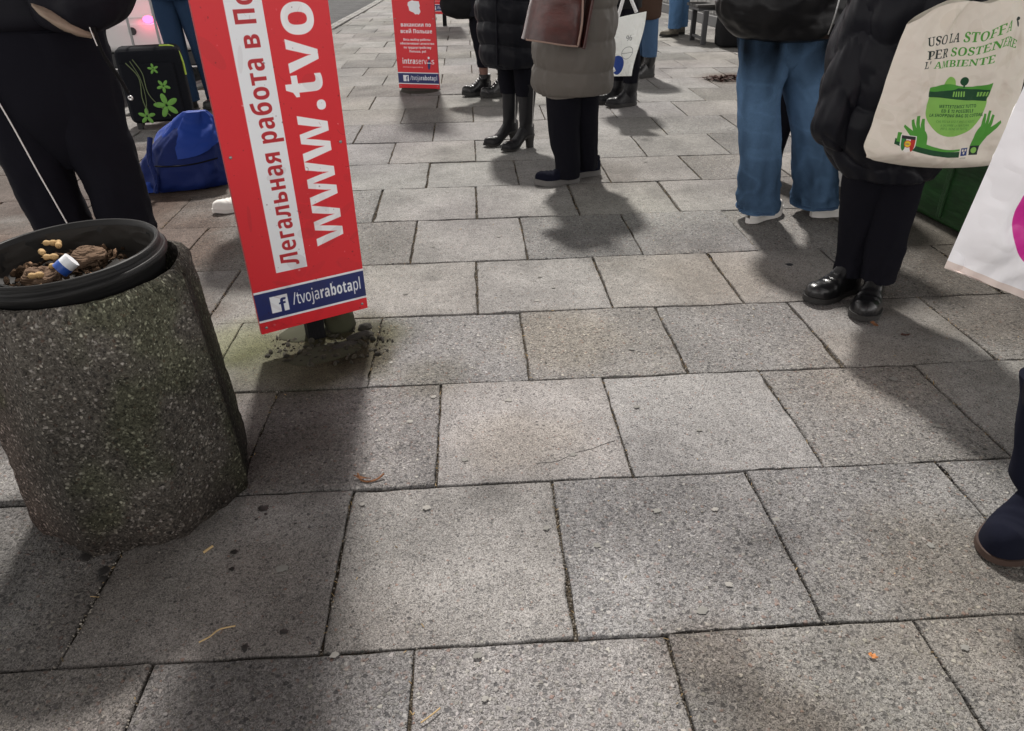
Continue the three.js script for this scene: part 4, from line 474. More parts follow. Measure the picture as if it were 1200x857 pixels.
{ // black ankle boots behind the taupe coat, white carrier bag
  const p = person('person in black boots mostly hidden behind the taupe coat and white carrier', 1.27, -6.1);
  add('trousers', [leg([[0.18, 0.015, 0, 0.055, 0.06], [0.35, 0.02, 0, 0.06, 0.066], [0.55, -0.02, 0, 0.07, 0.08], [0.9, -0.06, 0, 0.1, 0.1]]), leg([[0.18, -0.05, -0.14, 0.055, 0.06], [0.4, -0.06, -0.12, 0.062, 0.066], [0.9, -0.1, -0.06, 0.1, 0.1]])], M.trouser, p);
  putShoe(p, 'boot', { L: 0.27, W: 0.095, H: 0.085, sole: 0.022, top: 0.23, sr: 0.05, sr2: 0.056, slouch: 0.004, boot: 1 }, 0.015, 0, -1.3, M.leather, M.sole); putShoe(p, 'boot', { L: 0.27, W: 0.095, H: 0.085, sole: 0.022, top: 0.23, sr: 0.05, sr2: 0.056, slouch: 0.004, boot: 1 }, -0.06, -0.15, -1.3, M.leather, M.sole);
  add('coat', loft([[0.72, -0.12, -0.05, 0.19, 0.16], [0.8, -0.12, -0.05, 0.2, 0.17], [0.9, -0.12, -0.05, 0.2, 0.17], [1.04, -0.12, -0.05, 0.19, 0.15]], { disp: folds(58, 0.012) }), M.black, p);
  const W = 256, H = 512, c = canvas(W, H), x = c.getContext('2d'); x.fillStyle = '#f2f4f0'; x.fillRect(0, 0, W, H); x.fillStyle = '#1b3f8f'; x.beginPath(); x.ellipse(W * 0.26, H * 0.8, W * 0.26, H * 0.17, 0.1, 0, 7); x.fill(); x.fillRect(0, H * 0.2, W * 0.14, H * 0.22); x.fillStyle = '#e6e8e4'; x.beginPath(); x.moveTo(0, H * 0.97); x.lineTo(W * 0.2, H * 0.9); x.lineTo(W * 0.1, H * 0.82); x.fill();
  x.strokeStyle = '#3c4045'; x.lineWidth = 3; x.beginPath(); x.ellipse(W * 0.6, H * 0.6, W * 0.2, H * 0.1, 0, 0, 7); x.stroke(); x.beginPath(); x.moveTo(W * 0.4, H * 0.6); x.lineTo(W * 0.8, H * 0.6); x.stroke(); x.fillStyle = '#3c4045'; x.font = '60px sans-serif'; x.fillText('%', W * 0.5, H * 0.4);
  const mat = new THREE.MeshPhysicalMaterial({ map: ctex(c), roughness: 0.4, bumpMap: crumple, bumpScale: 0.008, side: THREE.DoubleSide });
  const b = thing('carrier_bag', 'white plastic carrier bag with blue print beside the taupe coat', 'carrier bag', 1.11, 0.31, -5.6, -0.1);
  const f = (sg) => grid(20, 30, (u, v) => { const w = lerp(0.075, 0.13, sst(0, 0.9, v)), y = v * 0.4 + (u - 0.5) * 0.05 * v, bul = Math.sin(u * Math.PI) * Math.sin((0.1 + v * 0.85) * Math.PI) * 0.05; return [(u - 0.5) * 2 * w + 0.02 * v, y, sg * (bul + 0.004 + 0.008 * fbm(u * 4, v * 6, sg) * Math.sin(u * 3.14)), u, v]; });
  add('bag_body', [f(1), f(-1)], mat, b); add('handle', [tube([[-0.05, 0.39, 0.005], [-0.02, 0.5, 0], [0.0, 0.62, 0]], 0.012, 8), tube([[0.08, 0.42, 0], [0.03, 0.52, 0], [0.0, 0.62, 0]], 0.012, 8)], M.white, b);
}
{ // blue jeans, ankle boots
  const p = person('person in slim blue jeans, brown jacket and shiny black ankle boots', 1.72, -7.45);
  add('jeans', [leg([[0.19, 0.015, 0.02, 0.066, 0.07], [0.3, 0.01, 0.02, 0.072, 0.078], [0.45, -0.005, 0.02, 0.08, 0.085], [0.65, -0.03, 0.02, 0.1, 0.1], [0.9, -0.05, 0, 0.11, 0.11]], 0.005), leg([[0.19, -0.045, -0.12, 0.06, 0.07], [0.3, -0.06, -0.12, 0.07, 0.078], [0.5, -0.08, -0.1, 0.08, 0.085], [0.9, -0.1, -0.04, 0.11, 0.11]], 0.005)], M.denimPlain, p);
  add('jacket', loft([[0.52, -0.08, 0, 0.15, 0.15], [0.56, -0.09, 0, 0.18, 0.17], [0.75, -0.1, 0, 0.2, 0.18], [0.9, -0.1, 0, 0.2, 0.17], [1.02, -0.1, 0, 0.19, 0.15]], { disp: folds(68, 0.014) }), M.brownCoat, p);
  const hn = add('hand', hand(0.95, 0.9), M.skin, p); hn.position.set(-0.22, 0.68, 0.16); hn.rotation.set(0, 0.6, 0.5);
  for (const [x, z] of [[0.015, 0.02], [-0.05, -0.13]]) putShoe(p, 'boot', { L: 0.27, W: 0.095, H: 0.09, toeH: 0.055, sole: 0.026, top: 0.21, sr: 0.05, sr2: 0.056, laces: 5, boot: 1 }, x, z, -1.3, M.patent, M.sole, M.soleGrey);
}
{ // pale jeans, mottled trainers
  const p = person('person in pale blue jeans and mottled beige trainers near the white wall', 2.8, -10.65);
  add('jeans', [leg([[0.1, 0, 0, 0.085, 0.09], [0.3, 0, 0, 0.085, 0.09], [0.5, -0.01, 0, 0.09, 0.1], [0.9, -0.02, 0, 0.12, 0.12]], 0.012), leg([[0.1, 0.14, -0.2, 0.085, 0.09], [0.3, 0.13, -0.18, 0.085, 0.09], [0.9, 0.06, -0.05, 0.12, 0.12]], 0.012)], M.denimPale, p);
  add('coat', loft([[0.85, 0, 0, 0.21, 0.16], [1.0, 0, 0, 0.22, 0.17], [1.3, 0, 0, 0.2, 0.15]], { disp: folds(78, 0.012) }), M.black, p);
  putShoe(p, 'shoe', { L: 0.3, W: 0.11, H: 0.09, sole: 0.03, top: 0.13, sr: 0.055, laces: 3 }, 0, 0, -1.2, M.camo, M.sole, M.soleGrey); putShoe(p, 'shoe', { L: 0.3, W: 0.11, H: 0.09, sole: 0.03, top: 0.13, sr: 0.055 }, 0.14, -0.2, -1.2, M.camo, M.sole);
}
// ------------------------------------------------------------------ wide jeans and leather jacket
{
  const p = person('person seen from behind in wide blue jeans and black leather jacket', 1.5, -3.36);
  const A = [[0.055, -0.145, 0.05, 0.095, 0.105], [0.1, -0.148, 0.05, 0.091, 0.1], [0.25, -0.16, 0.04, 0.088, 0.1], [0.42, -0.182, 0.02, 0.085, 0.105], [0.6, -0.205, 0.01, 0.092, 0.12], [0.76, -0.2, 0, 0.115, 0.14], [0.9, -0.2, 0, 0.115, 0.14]], B = [[0.05, 0.16, 0.0, 0.1, 0.108], [0.1, 0.152, 0, 0.097, 0.104], [0.25, 0.118, 0.0, 0.096, 0.105], [0.42, 0.072, 0, 0.094, 0.11], [0.6, 0.008, 0, 0.1, 0.13], [0.76, -0.05, 0, 0.115, 0.145], [0.9, -0.06, 0, 0.115, 0.145]];
  const g = mergeGeometries([leg(A, 0.015, { seg: 70, nv: 110 }), leg(B, 0.015, { seg: 70, nv: 110 }), loft([[0.67, -0.11, 0, 0.05, 0.08], [0.72, -0.12, 0, 0.16, 0.13], [0.85, -0.13, 0, 0.19, 0.15], [0.95, -0.13, 0, 0.18, 0.145]], { seg: 60, nv: 40, disp: folds(4, 0.006) })].map(clean));
  const P = g.attributes.position, c = []; for (let i = 0; i < P.count; i++) { const x = P.getX(i), y = P.getY(i), z = P.getZ(i), f = 0.82 + 1.0 * sst(0.15, 0.5, y) * sst(0.74, 0.56, y) * (0.6 + 0.6 * noise(x * 10, y * 4, z * 10)) + 0.3 * fbm(x * 16, y * 8, z * 16) + 0.4 * noise(x * 34, y * 4, z * 34) + 0.7 * Math.max(0, ridge(x * 8, y * 15, z * 8) - 0.55) + 0.5 * sst(0.09, 0.05, y) - 0.45 * sst(0.66, 0.8, y); c.push(f * 1.02, f, f * 0.97); }  // fading and creases, plus shade below the jacket painted into the denim
  g.setAttribute('color', new THREE.Float32BufferAttribute(c, 3)); add('jeans', g, M.denim, p);
  const hemr = (s) => { const t = new THREE.TorusGeometry(1, 0.035, 8, 60); t.rotateX(Math.PI / 2); t.scale(s[3] + 0.004, 0.15, s[4] + 0.004); t.translate(s[1], s[0] + 0.012, s[2]); return t; };
  add('turned_hem', [hemr(A[0]), hemr(B[0])], M.denimPlain, p);
  putShoe(p, 'trainer', { L: 0.27, W: 0.086, H: 0.06, toeH: 0.05, sole: 0.026, top: 0.075, sr: 0.036 }, -0.15, 0.065, 2.2, M.canvasWhite, M.soleWhite); putShoe(p, 'trainer', { L: 0.28, W: 0.09, H: 0.062, toeH: 0.055, sole: 0.028, top: 0.08, sr: 0.04 }, 0.2, 0.03, 1.7, M.canvasWhite, M.soleWhite);
  add('leather_jacket', loft([[0.805, -0.13, 0.0, 0.17, 0.165], [0.818, -0.13, 0, 0.215, 0.2], [0.86, -0.14, 0, 0.25, 0.22], [0.92, -0.15, 0, 0.28, 0.23], [1.05, -0.14, 0, 0.28, 0.22], [1.2, -0.1, 0, 0.22, 0.18]], { seg: 90, nv: 90, disp: folds(91, 0.016, 3.2, 13) }), M.jacketLeather, p);
  add('zip', tube([[-0.04, 0.84, 0.225], [-0.035, 0.9, 0.238], [-0.028, 1.0, 0.24], [-0.02, 1.1, 0.225]], 0.004, 6), M.metal, p);
  const sl = loft([[0.79, 0.09, 0.06, 0.045, 0.048], [0.81, 0.09, 0.06, 0.052, 0.056], [0.9, 0.1, 0.04, 0.06, 0.064], [1.05, 0.13, 0.0, 0.07, 0.072], [1.3, 0.14, -0.02, 0.075, 0.078]], { seg: 40, nv: 60, disp: folds(95, 0.014, 2, 22) }); add('sleeve', sl, M.jacketLeather, p);
  const h = add('hand', hand(0.9, 0.55), M.skin, p); h.position.set(0.085, 0.81, 0.075); h.rotation.set(0.1, -1.2, 0.05);
}
{
  const p = person('person in black trousers half hidden behind the wide jeans', 1.8, -3.98);
  add('trousers', [leg([[0.06, -0.17, 0.0, 0.07, 0.08], [0.25, -0.14, 0, 0.075, 0.085], [0.5, -0.1, 0, 0.09, 0.1], [0.9, -0.07, 0, 0.12, 0.13]]), leg([[0.06, 0.16, 0.06, 0.07, 0.08], [0.3, 0.15, 0.04, 0.08, 0.09], [0.5, 0.11, 0.02, 0.09, 0.1], [0.9, 0.07, 0, 0.12, 0.13]])], M.trouser, p);
  add('coat', loft([[0.8, 0, 0, 0.21, 0.16], [1.0, 0, 0, 0.22, 0.17], [1.3, 0, 0, 0.2, 0.15]], { disp: folds(88, 0.012) }), M.black, p);
  putShoe(p, 'shoe', { L: 0.27, H: 0.075, sole: 0.025 }, -0.18, 0, -0.6, M.rubber, M.soleGrey); putShoe(p, 'shoe', { L: 0.27, H: 0.075, sole: 0.03 }, 0.19, 0.08, 0.4, M.canvasWhite, M.soleWhite, M.sole);
}
// ------------------------------------------------------------------ long black puffer, black ankle boots, cotton tote
{
  const p = person('person in long black puffer coat with polished black ankle boots', 1.42, -2.42);
  const fold = folds(5, 0.012, 2.2, 6), q1 = quilt(0.19, 0.44, 0.022, 0.007, 5, (th) => 0.16 * Math.sin(th * 1 + 0.4) + 0.06 * Math.sin(th * 3)), q2 = quilt(0.3, 0.3, 0.014, 0.004, 15, (th) => -0.5 * Math.sin(th + 0.9));
  add('puffer_coat', loft([[0.475, 0.0, 0.0, 0.12, 0.13], [0.49, -0.0, 0.0, 0.15, 0.16], [0.56, -0.02, 0, 0.185, 0.18], [0.66, -0.035, 0, 0.215, 0.19], [0.78, -0.03, 0, 0.215, 0.2], [0.92, -0.02, 0, 0.215, 0.2], [1.1, 0.0, 0, 0.215, 0.19], [1.24, 0, 0, 0.2, 0.16]], { seg: 110, nv: 130, disp: (th, y, t, x, z) => q1(th, y) + q2(th, y) + fold(th, y, t, x, z) }), M.nylon, p);
  const folds29 = folds(29, 0.01, 2.2, 7), flapq = quilt(0.15, 0.58, 0.014, 0.006, 9, (th) => 0.05 * Math.sin(th * 2));
  const slv = loft([[0.575, -0.2, 0.05, 0.02, 0.02], [0.6, -0.225, 0.05, 0.045, 0.05], [0.65, -0.245, 0.05, 0.055, 0.065], [0.76, -0.225, 0.04, 0.06, 0.075], [0.9, -0.19, 0.02, 0.065, 0.08], [1.05, -0.17, 0, 0.07, 0.08], [1.32, -0.15, -0.02, 0.075, 0.08]], { seg: 50, nv: 70, disp: (th, y, t, x, z) => folds29(th, y, t, x, z) + flapq(th, y) }); add('coat_flap', slv, M.nylon, p);
  add('trousers', [leg([[0.085, -0.015, -0.05, 0.05, 0.06], [0.15, -0.015, -0.05, 0.052, 0.06], [0.3, -0.03, -0.04, 0.066, 0.075], [0.42, -0.035, -0.03, 0.08, 0.09], [0.6, -0.03, -0.01, 0.1, 0.11]], 0.007), leg([[0.1, 0.045, 0.05, 0.055, 0.062], [0.18, 0.045, 0.045, 0.06, 0.068], [0.3, 0.045, 0.03, 0.072, 0.08], [0.42, 0.04, 0.02, 0.082, 0.09], [0.6, 0.04, 0.02, 0.1, 0.11]], 0.007)], M.trouser, p);
  const bo = { L: 0.27, W: 0.1, H: 0.085, toeH: 0.056, sole: 0.02, heel: 0, top: 0.17, sr: 0.046, slouch: 0.002, crease: 0.0016, point: 1.0, boot: 1 };
  putShoe(p, 'boot', bo, -0.01, -0.05, -1.15, M.patent, M.sole); putShoe(p, 'boot', bo, 0.045, 0.04, -0.62, M.patent, M.sole);
}
{ // cotton tote with a printed front
  const N = 1024, c = canvas(N, N), x = c.getContext('2d'), r = rng(12); x.fillStyle = '#e2dccf'; x.fillRect(0, 0, N, N);
  for (let i = 0; i < 60; i++) { x.fillStyle = `rgba(150,135,110,${0.03 + 0.05 * r()})`; x.beginPath(); x.ellipse(r() * N, r() * N, 20 + 90 * r(), 10 + 50 * r(), r() * 3, 0, 7); x.fill(); }
  const GR = '#4f9a3a', LG = '#86bd5a', DG = '#1c4a2c', BK = '#23302c';
  const word = (t, l, b, w, s, col) => { x.fillStyle = col; fit(x, t, l, b, w, s, 'bold $px serif'); };
  x.save(); x.translate(480, 259); x.scale(1.13, 0.7); x.translate(-455, -285); x.save(); x.rotate(-0.035);
  word('USO LA', 190, 195, 215, 78, BK); word('STOFFA', 425, 195, 270, 88, GR); word('PER', 190, 285, 150, 84, BK); word('SOSTENERE', 365, 285, 425, 80, GR); x.restore(); word("L'", 190, 352, 50, 82, BK); word('AMBIENTE', 255, 352, 385, 76, GR);
  x.restore(); x.save(); x.translate(480, 495); x.scale(1.1, 1.12); x.translate(-440, -525); x.fillStyle = BK; x.beginPath(); x.ellipse(728, 190, 18, 7, -0.5, 0, 7); x.ellipse(738, 204, 18, 7, 0.4, 0, 7); x.fill();
  const cx = 455, cy = 560, rad = 205; x.fillStyle = LG; x.beginPath(); x.arc(cx, cy, rad, -0.25, Math.PI + 0.25); x.fill(); x.fillStyle = LG; x.beginPath(); x.arc(cx - 65, 455, 42, 0, 7); x.fill();
  x.fillStyle = GR; x.beginPath(); x.moveTo(250, 470); x.quadraticCurveTo(360, 440, 450, 465); x.quadraticCurveTo(560, 480, 665, 455); x.lineTo(662, 540); x.lineTo(250, 520); x.fill();
  x.fillStyle = DG; x.beginPath(); x.moveTo(250, 492); x.quadraticCurveTo(400, 500, 450, 478); x.lineTo(660, 495); x.lineTo(655, 560); x.quadraticCurveTo(450, 540, 250, 524); x.fill(); x.fillRect(478, 445, 10, 30); x.beginPath(); x.arc(482, 440, 24, 0, 7); x.fill(); x.fillStyle = LG; for (let i = 0; i < 5; i++) x.fillRect(420 + i * 16, 496, 9, 30); for (let i = 0; i < 4; i++) x.fillRect(585 + i * 18, 505, 12, 26);
  x.textAlign = 'center'; x.fillStyle = DG; x.font = 'bold 25px sans-serif'; ['METTETEMICI TUTTO', 'ED È TI POSSIBILE', 'LA SHOPPING BAG DI COTONE'].forEach((t, i) => x.fillText(t, cx + 15, 592 + i * 27)); x.font = '19px sans-serif'; x.fillStyle = '#3f7a35'; ['CHE PIÙ LA USI E PIÙ CI AIUTI', 'A SALVARE LA NATURA', 'PER IL BENE DI TUTTI'].forEach((t, i) => x.fillText(t, cx + 15, 680 + i * 22)); x.textAlign = 'left';
  const palm = (px, py, m) => { x.fillStyle = GR; x.save(); x.translate(px, py); x.scale(m, 1); x.beginPath(); x.moveTo(100, 90); x.quadraticCurveTo(110, 0, 70, -40); x.lineTo(62, -112); x.lineTo(46, -110); x.lineTo(44, -50); x.lineTo(30, -128); x.lineTo(12, -124); x.lineTo(22, -48); x.lineTo(0, -104); x.lineTo(-14, -96); x.lineTo(2, -30); x.lineTo(-58, -66); x.lineTo(-62, -50); x.lineTo(10, 26); x.lineTo(40, 90); x.fill(); x.restore(); }; palm(205, 772, 1); palm(720, 745, -1);
  x.fillStyle = DG; x.beginPath(); x.moveTo(110, 838); x.lineTo(110, 800); x.quadraticCurveTo(300, 860, 545, 855); x.lineTo(545, 890); x.quadraticCurveTo(300, 890, 110, 838); x.fill(); x.fillStyle = GR; x.fillRect(118, 760, 22, 60); x.beginPath(); x.moveTo(290, 840); x.quadraticCurveTo(400, 862, 545, 852); x.lineTo(545, 840); x.quadraticCurveTo(420, 850, 300, 815); x.fill();
  const sh = (px, py, w, h, col) => { x.fillStyle = col; x.beginPath(); x.moveTo(px, py); x.lineTo(px + w, py); x.lineTo(px + w, py + h * 0.6); x.quadraticCurveTo(px + w * 0.9, py + h * 0.9, px + w / 2, py + h); x.quadraticCurveTo(px + w * 0.1, py + h * 0.9, px, py + h * 0.6); x.fill(); };
  sh(138, 772, 96, 108, '#e8e6e0'); sh(144, 778, 30, 94, '#2f7a3c'); sh(200, 778, 28, 94, '#b8352c'); x.fillStyle = '#2d2d30'; x.fillRect(144, 776, 84, 20); x.fillStyle = '#c8342c'; x.beginPath(); x.arc(186, 826, 23, 0, 7); x.fill(); x.fillStyle = '#e6c432'; x.beginPath(); x.arc(186, 826, 19, 0, 7); x.fill(); x.fillStyle = '#23408f'; x.font = 'bold 13px sans-serif'; x.fillText('LIDL', 170, 831);
  x.fillStyle = '#28407a'; x.fillRect(556, 836, 50, 46); x.fillStyle = '#d6d0c3'; for (const [a, b] of [[570, 850], [592, 850], [581, 866]]) { x.beginPath(); x.arc(a, b, 8, 0, 7); x.fill(); } x.fillStyle = BK; x.fillRect(622, 826, 60, 56); x.fillStyle = LG; x.beginPath(); x.arc(652, 854, 18, 0, 7); x.fill(); x.fillStyle = BK; x.font = '12px sans-serif'; x.fillText('COTONE', 556, 900); x.restore();
  const front = std(1, 1, 1, 0.9, { map: ctex(c), bumpMap: crumple, bumpScale: 0.006, side: THREE.DoubleSide }), plain = std(0.64, 0.6, 0.52, 0.9, { bumpMap: clothBump, bumpScale: 0.0006, side: THREE.DoubleSide });
  const b = thing('tote_bag', 'cream cotton tote bag with green print carried by the long puffer coat', 'tote bag', 1.4, 0.565, -2.16);
  // outline: left and right edge, top edge by height fraction
  const TL = [-0.185, 0.41], TR = [0.2, 0.445], BL = [-0.212, 0.035], BR = [0.24, 0.0];
  const shape = (u, v, sg) => {
    const bx = lerp(lerp(BL[0], BR[0], u), lerp(TL[0], TR[0], u), v), topSag = 0.045 * Math.sin(Math.min(1, u * 1.5) * Math.PI) * sst(0.7, 1, v) + 0.055 * Math.exp(-(((u - 0.72) / 0.12) ** 2)) * sst(0.6, 1, v), by = lerp(lerp(BL[1], BR[1], u), lerp(TL[1], TR[1], u), v) + topSag - 0.02 * Math.sin(u * Math.PI) * (1 - v), round = 0.02 * sst(0.1, 0, v) * (sst(0.12, 0, u) - sst(0.88, 1, u));
    const e = Math.min(1, Math.min(u, 1 - u) / 0.16), ev = Math.min(1, v / 0.12), th = 0.065 * Math.sin(e * Math.PI / 2) ** 0.7 * Math.sin(ev * Math.PI / 2) ** 0.7 * lerp(1, 0.3, v);
    const fold = 0.02 * fbm(u * 4 + v * 2, v * 2.6, 4) + 0.008 * ridge(u * 7 - v * 5, v * 2.2, 8) * (0.3 + v) + 0.01 * ridge(u * 5 + 2, v * 1.2, 3) * sst(0.3, 1, v) + 0.012 * ridge(u * 4 + v * 6, v * 2, 13) * sst(0.5, 0, v) + 0.004 * fbm(u * 18, v * 18, 6);
    return [bx + round + 0.004 * noise(v * 8, u * 3, 2), by, sg * (th + fold * Math.min(e, ev) * (sg > 0 ? 1 : 0.6)) + 0.03 * (v - 0.5) , u, v];
  };
  add('printed_front', grid(110, 110, (u, v) => shape(u, v, 1)), front, b); add('back_panel', grid(50, 50, (u, v) => shape(u, v, -1)), plain, b);
  add('strap', [grid(3, 20, (u, v) => [0.115 + (u - 0.5) * 0.026 - v * 0.012, 0.48 + v * 0.4, 0.03 + 0.01 * v]), grid(3, 20, (u, v) => [-0.07 + (u - 0.5) * 0.026 + v * 0.09, 0.47 + v * 0.4, 0.025 + 0.005 * v])], plain, b);
}
{ // green box with dark top behind
  const g = thing('storage_box', 'low green box with dark lid at right behind the long puffer coat', 'box', 2.62, 0, -3.2, 0.09);
  add('box_body', box(0.9, 0.36, 1.5, 0, 0.19, 0, 0.02), M.greenPaint, g); add('lid', box(0.96, 0.3, 1.6, 0, 0.53, 0, 0.03), M.black, g); for (const z of [-0.5, 0, 0.5]) add('rib', box(0.012, 0.3, 0.03, -0.456, 0.19, z, 0.004), M.greenPaint, g);
}
// ------------------------------------------------------------------ nearest person at the right edge: navy boot, white carrier with magenta dot
{
  const p = person('nearest person at the right edge in a tall navy suede boot', 1.255, -1.2);
  const bo = { L: 0.26, W: 0.105, H: 0.1, toeH: 0.072, sole: 0.016, top: 0.36, sr: 0.057, sr2: 0.066, slouch: 0.006, boot: 1, point: 0.9, spring: 0.004, lean: -0.055 };
  const m = putShoe(p, 'boot', bo, 0.0, 0.0, -0.95, M.suedeNavy, M.soleBrown); putShoe(p, 'boot', bo, 0.24, -0.12, -0.95, M.suedeNavy, M.soleBrown);
  add('trousers', [leg([[0.33, -0.05, -0.01, 0.058, 0.062], [0.5, -0.05, 0, 0.07, 0.078], [0.7, 0.06, 0, 0.09, 0.1], [0.9, 0.09, 0, 0.11, 0.12]]), leg([[0.33, 0.2, -0.12, 0.062, 0.066], [0.6, 0.2, -0.1, 0.08, 0.09], [0.9, 0.2, -0.06, 0.11, 0.12]])], M.trouser, p);
  add('coat', loft([[0.78, 0.24, -0.03, 0.2, 0.17], [0.9, 0.24, -0.03, 0.22, 0.19], [1.2, 0.25, -0.03, 0.22, 0.18], [1.36, 0.25, -0.03, 0.19, 0.15]], { disp: folds(61, 0.012) }), M.black, p);
  const N = 512, c = canvas(N, N), x = c.getContext('2d'); x.fillStyle = '#f6f5f9'; x.fillRect(0, 0, N, N); x.fillStyle = '#d4359a'; x.beginPath(); x.arc(194, 318, 134, 0, 7); x.fill(); x.fillStyle = 'rgba(190,150,120,0.35)'; x.fillRect(0, N - 14, N, 14);
  const mat = new THREE.MeshPhysicalMaterial({ map: ctex(c), roughness: 0.36, bumpMap: crumple, bumpScale: 0.005, side: THREE.DoubleSide });
  const b = thing('carrier_bag', 'glossy white carrier bag with a magenta dot at the right edge', 'carrier bag', 0.965, 0.6, -1.34, -0.12);
  const f = (sg) => grid(60, 60, (u, v) => { const w = 0.42, xx = u * w + 0.055 * v, y = v * 0.48 - 0.17 * u * (1 - v) * 0.9 + 0.02 * v * u; const e = Math.min(1, Math.min(u, 1 - u) / 0.1), ev = sst(0, 0.22, v); const cr = 0.02 * ridge(v * 3.6 + u * 0.9, u * 1.4, 3) + 0.012 * fbm(u * 4, v * 7, 5) + 0.01 * ridge(v * 6 - u * 4, u * 3, 9); return [xx, y, sg * ((0.05 * e * (0.25 + 0.75 * ev)) + cr * e) , u, v]; });
  add('bag_body', [f(1), f(-1), grid(60, 6, (u, v) => { const y = -0.17 * u * 0.9, e = Math.min(1, Math.min(u, 1 - u) / 0.1); return [u * 0.42, y - 0.004 * Math.sin(v * 3.14), lerp(1, -1, v) * 0.0125 * e, u, 0.01]; })], mat, b);
  add('handle', [tube([[0.14, 0.48, 0.01], [0.2, 0.62, 0.01], [0.27, 0.7, 0.0], [0.34, 0.62, 0.01], [0.38, 0.5, 0.01]], 0.006, 8)], M.white, b);
}
// ------------------------------------------------------------------ far right: wall, bench, dark luggage
{
  const w = thing('kiosk_wall', 'pale panelled kiosk wall behind the bench', 'wall', 3.62, 0, -13, 0.065);
  add('wall_core', box(0.3, 2.6, 10, 0.17, 1.35, 0, 0.01), M.wallPanel, w); add('base_trim', box(0.06, 0.14, 10, -0.02, 0.07, 0, 0.006), M.wallTrim, w);
  for (let i = 0; i < 26; i++) add('wall_panel', box(0.025, 2.4, 0.36, 0.008, 1.36, -4.8 + i * 0.385, 0.006), M.wallPanel, w);
  const b = thing('bench', 'dark slatted bench with square steel legs beside the kiosk wall', 'bench', 2.82, 0, -9.95);
  for (let i = 0; i < 4; i++) add('slat', box(0.75, 0.035, 0.11, 0.38, 0.43, -0.22 + i * 0.125, 0.006), M.wood, b); add('seat_frame', box(0.7, 0.03, 0.44, 0.38, 0.395, -0.03, 0.004), M.steelDark, b);
  for (const x of [0.1, 0.68]) { for (const z of [-0.2, 0.3]) add('leg', box(0.06, 0.39, 0.05, x, 0.195, z - 0.02, 0.004), M.steelDark, b); add('stretcher', box(0.035, 0.03, 0.46, x, 0.07, 0.03, 0.004), M.steelDark, b); }
  const d = thing('travel_bag', 'large black fabric bag on the paving in front of the bench', 'bag', 3.28, 0, -9.5); add('bag_body', loft([[0.01, 0, 0, 0.22, 0.15], [0.06, 0, 0, 0.25, 0.17], [0.3, 0, 0, 0.25, 0.17], [0.52, 0, 0, 0.24, 0.15], [0.62, 0, 0, 0.19, 0.09], [0.66, 0, 0, 0.05, 0.03]], { seg: 50, pow: 0.6, disp: folds(99, 0.014) }), M.black, d); add('handle', tube([[-0.1, 0.62, 0], [-0.05, 0.74, 0], [0.05, 0.74, 0], [0.1, 0.62, 0]], 0.012, 8), M.black, d);
  const st = thing('bollard_stub', 'short grey square stub beside the dead leaves behind wide jeans', 'stub', 2.53, 0, -7.05); add('stub_body', box(0.06, 0.16, 0.06, 0, 0.07, 0, 0.008), M.concrete, st);
}
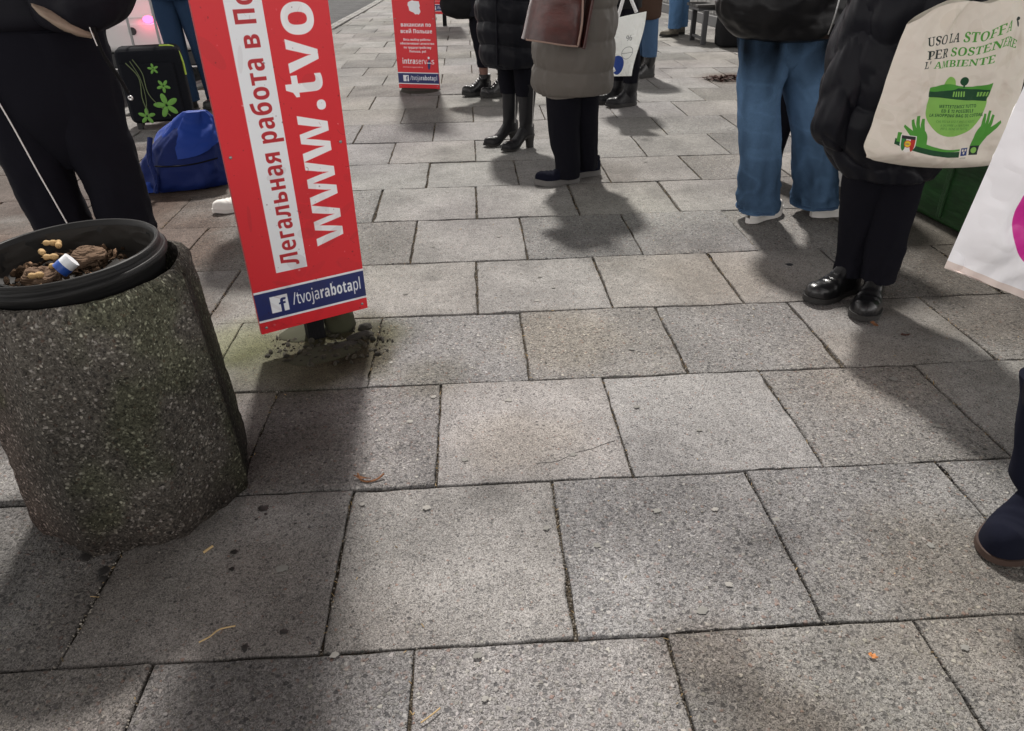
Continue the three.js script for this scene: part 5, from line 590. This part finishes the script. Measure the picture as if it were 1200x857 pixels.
// ------------------------------------------------------------------ fallen leaves, twigs
function leaf(L, W, curl, seed) { return grid(8, 10, (u, v) => { const w = W * Math.sin(Math.PI * Math.min(1, v * 1.02) ** 0.8) * (1 + 0.2 * noise(v * 6, seed)), x = (u - 0.5) * w; return [x, 0.004 + curl * ((v - 0.5) ** 2 * 2 + (u - 0.5) ** 2 * 1.2) + 0.003 * noise(u * 3, v * 5, seed), (v - 0.5) * L]; }); }
{
  const one = (name, geo, mat, x, z, ry, label, cat, group) => { const m = add(name, geo, mat, scene); m.position.set(x, 0.003, z); m.rotation.y = ry; return tag(m, label, cat, group); };
  one('leaf_stalk', [tube([[-0.035, 0.012, -0.012], [-0.024, 0.004, 0.006], [-0.005, 0.003, 0.012], [0.016, 0.004, 0.006], [0.034, 0.012, -0.006]], 0.0025, 6), (() => { const g = leaf(0.05, 0.012, 0.006, 3); g.rotateY(1.2); g.translate(-0.022, 0.002, 0.0); return g; })()], M.leafBrown, -0.298, -1.473, 0, 'curled brown leaf stalk lying near the edge of the sign shadow', 'leaf');
  one('leaf', leaf(0.019, 0.011, 0.004, 5), M.leafOrange, 0.723, -0.866, 0.9, 'small bright orange leaf scrap on the near right slab', 'leaf');
  one('twig', tube([[-0.03, 0.003, 0.02], [-0.012, 0.004, 0.008], [0.0, 0.003, -0.008], [0.014, 0.004, -0.012], [0.032, 0.003, -0.016]], 0.0016, 6), M.straw, -0.554, -1.008, 0, 'thin pale twig on the shaded slab below the litter bin', 'twig');
  one('leaf', leaf(0.035, 0.022, 0.006, 8), M.leafBrown, 1.385, -2.19, 0.4, 'reddish leaf scrap just in front of the polished boots', 'leaf');
  one('leaf', leaf(0.03, 0.02, 0.006, 11), M.leafRed, 1.451, -2.104, 1.4, 'dark red leaf scrap right of the polished boots on paving', 'leaf');
  one('cigarette_end', (() => { const g = new THREE.CylinderGeometry(0.003, 0.003, 0.024, 10); g.rotateZ(Math.PI / 2); return g; })(), M.straw, -0.645, -1.25, 0.9, 'pale cigarette end beside the foot of the concrete bin', 'cigarette end');
  one('twig', tube([[-0.02, 0.003, -0.006], [0, 0.004, 0], [0.022, 0.003, 0.004]], 0.0014, 6), M.straw, -0.118, -0.799, 0.9, 'thin dry twig on the slab joint at the bottom of the view', 'twig');
  const gl = leaf(0.06, 0.04, 0.012, 2), m = new THREE.InstancedMesh(gl, M.leafRed, 70), o = new THREE.Object3D(); for (let i = 0; i < 70; i++) { const a = R() * 6.28, r = 0.2 * Math.sqrt(R()); o.position.set(2.42 + Math.cos(a) * r, 0.002 + 0.03 * R() * (1 - r / 0.26), -7.2 + Math.sin(a) * r * 0.7); o.rotation.set(rr(-0.3, 0.3), R() * 6.28, rr(-0.3, 0.3)); o.scale.setScalar(rr(0.6, 1.2)); o.updateMatrix(); m.setMatrixAt(i, o.matrix); } m.name = 'dead_leaves'; m.userData.kind = 'stuff'; m.castShadow = true; scene.add(m); tag(m, 'heap of dead red-brown leaves on the paving beside a grey stub', 'leaves');
}
renderer.render(scene, camera);
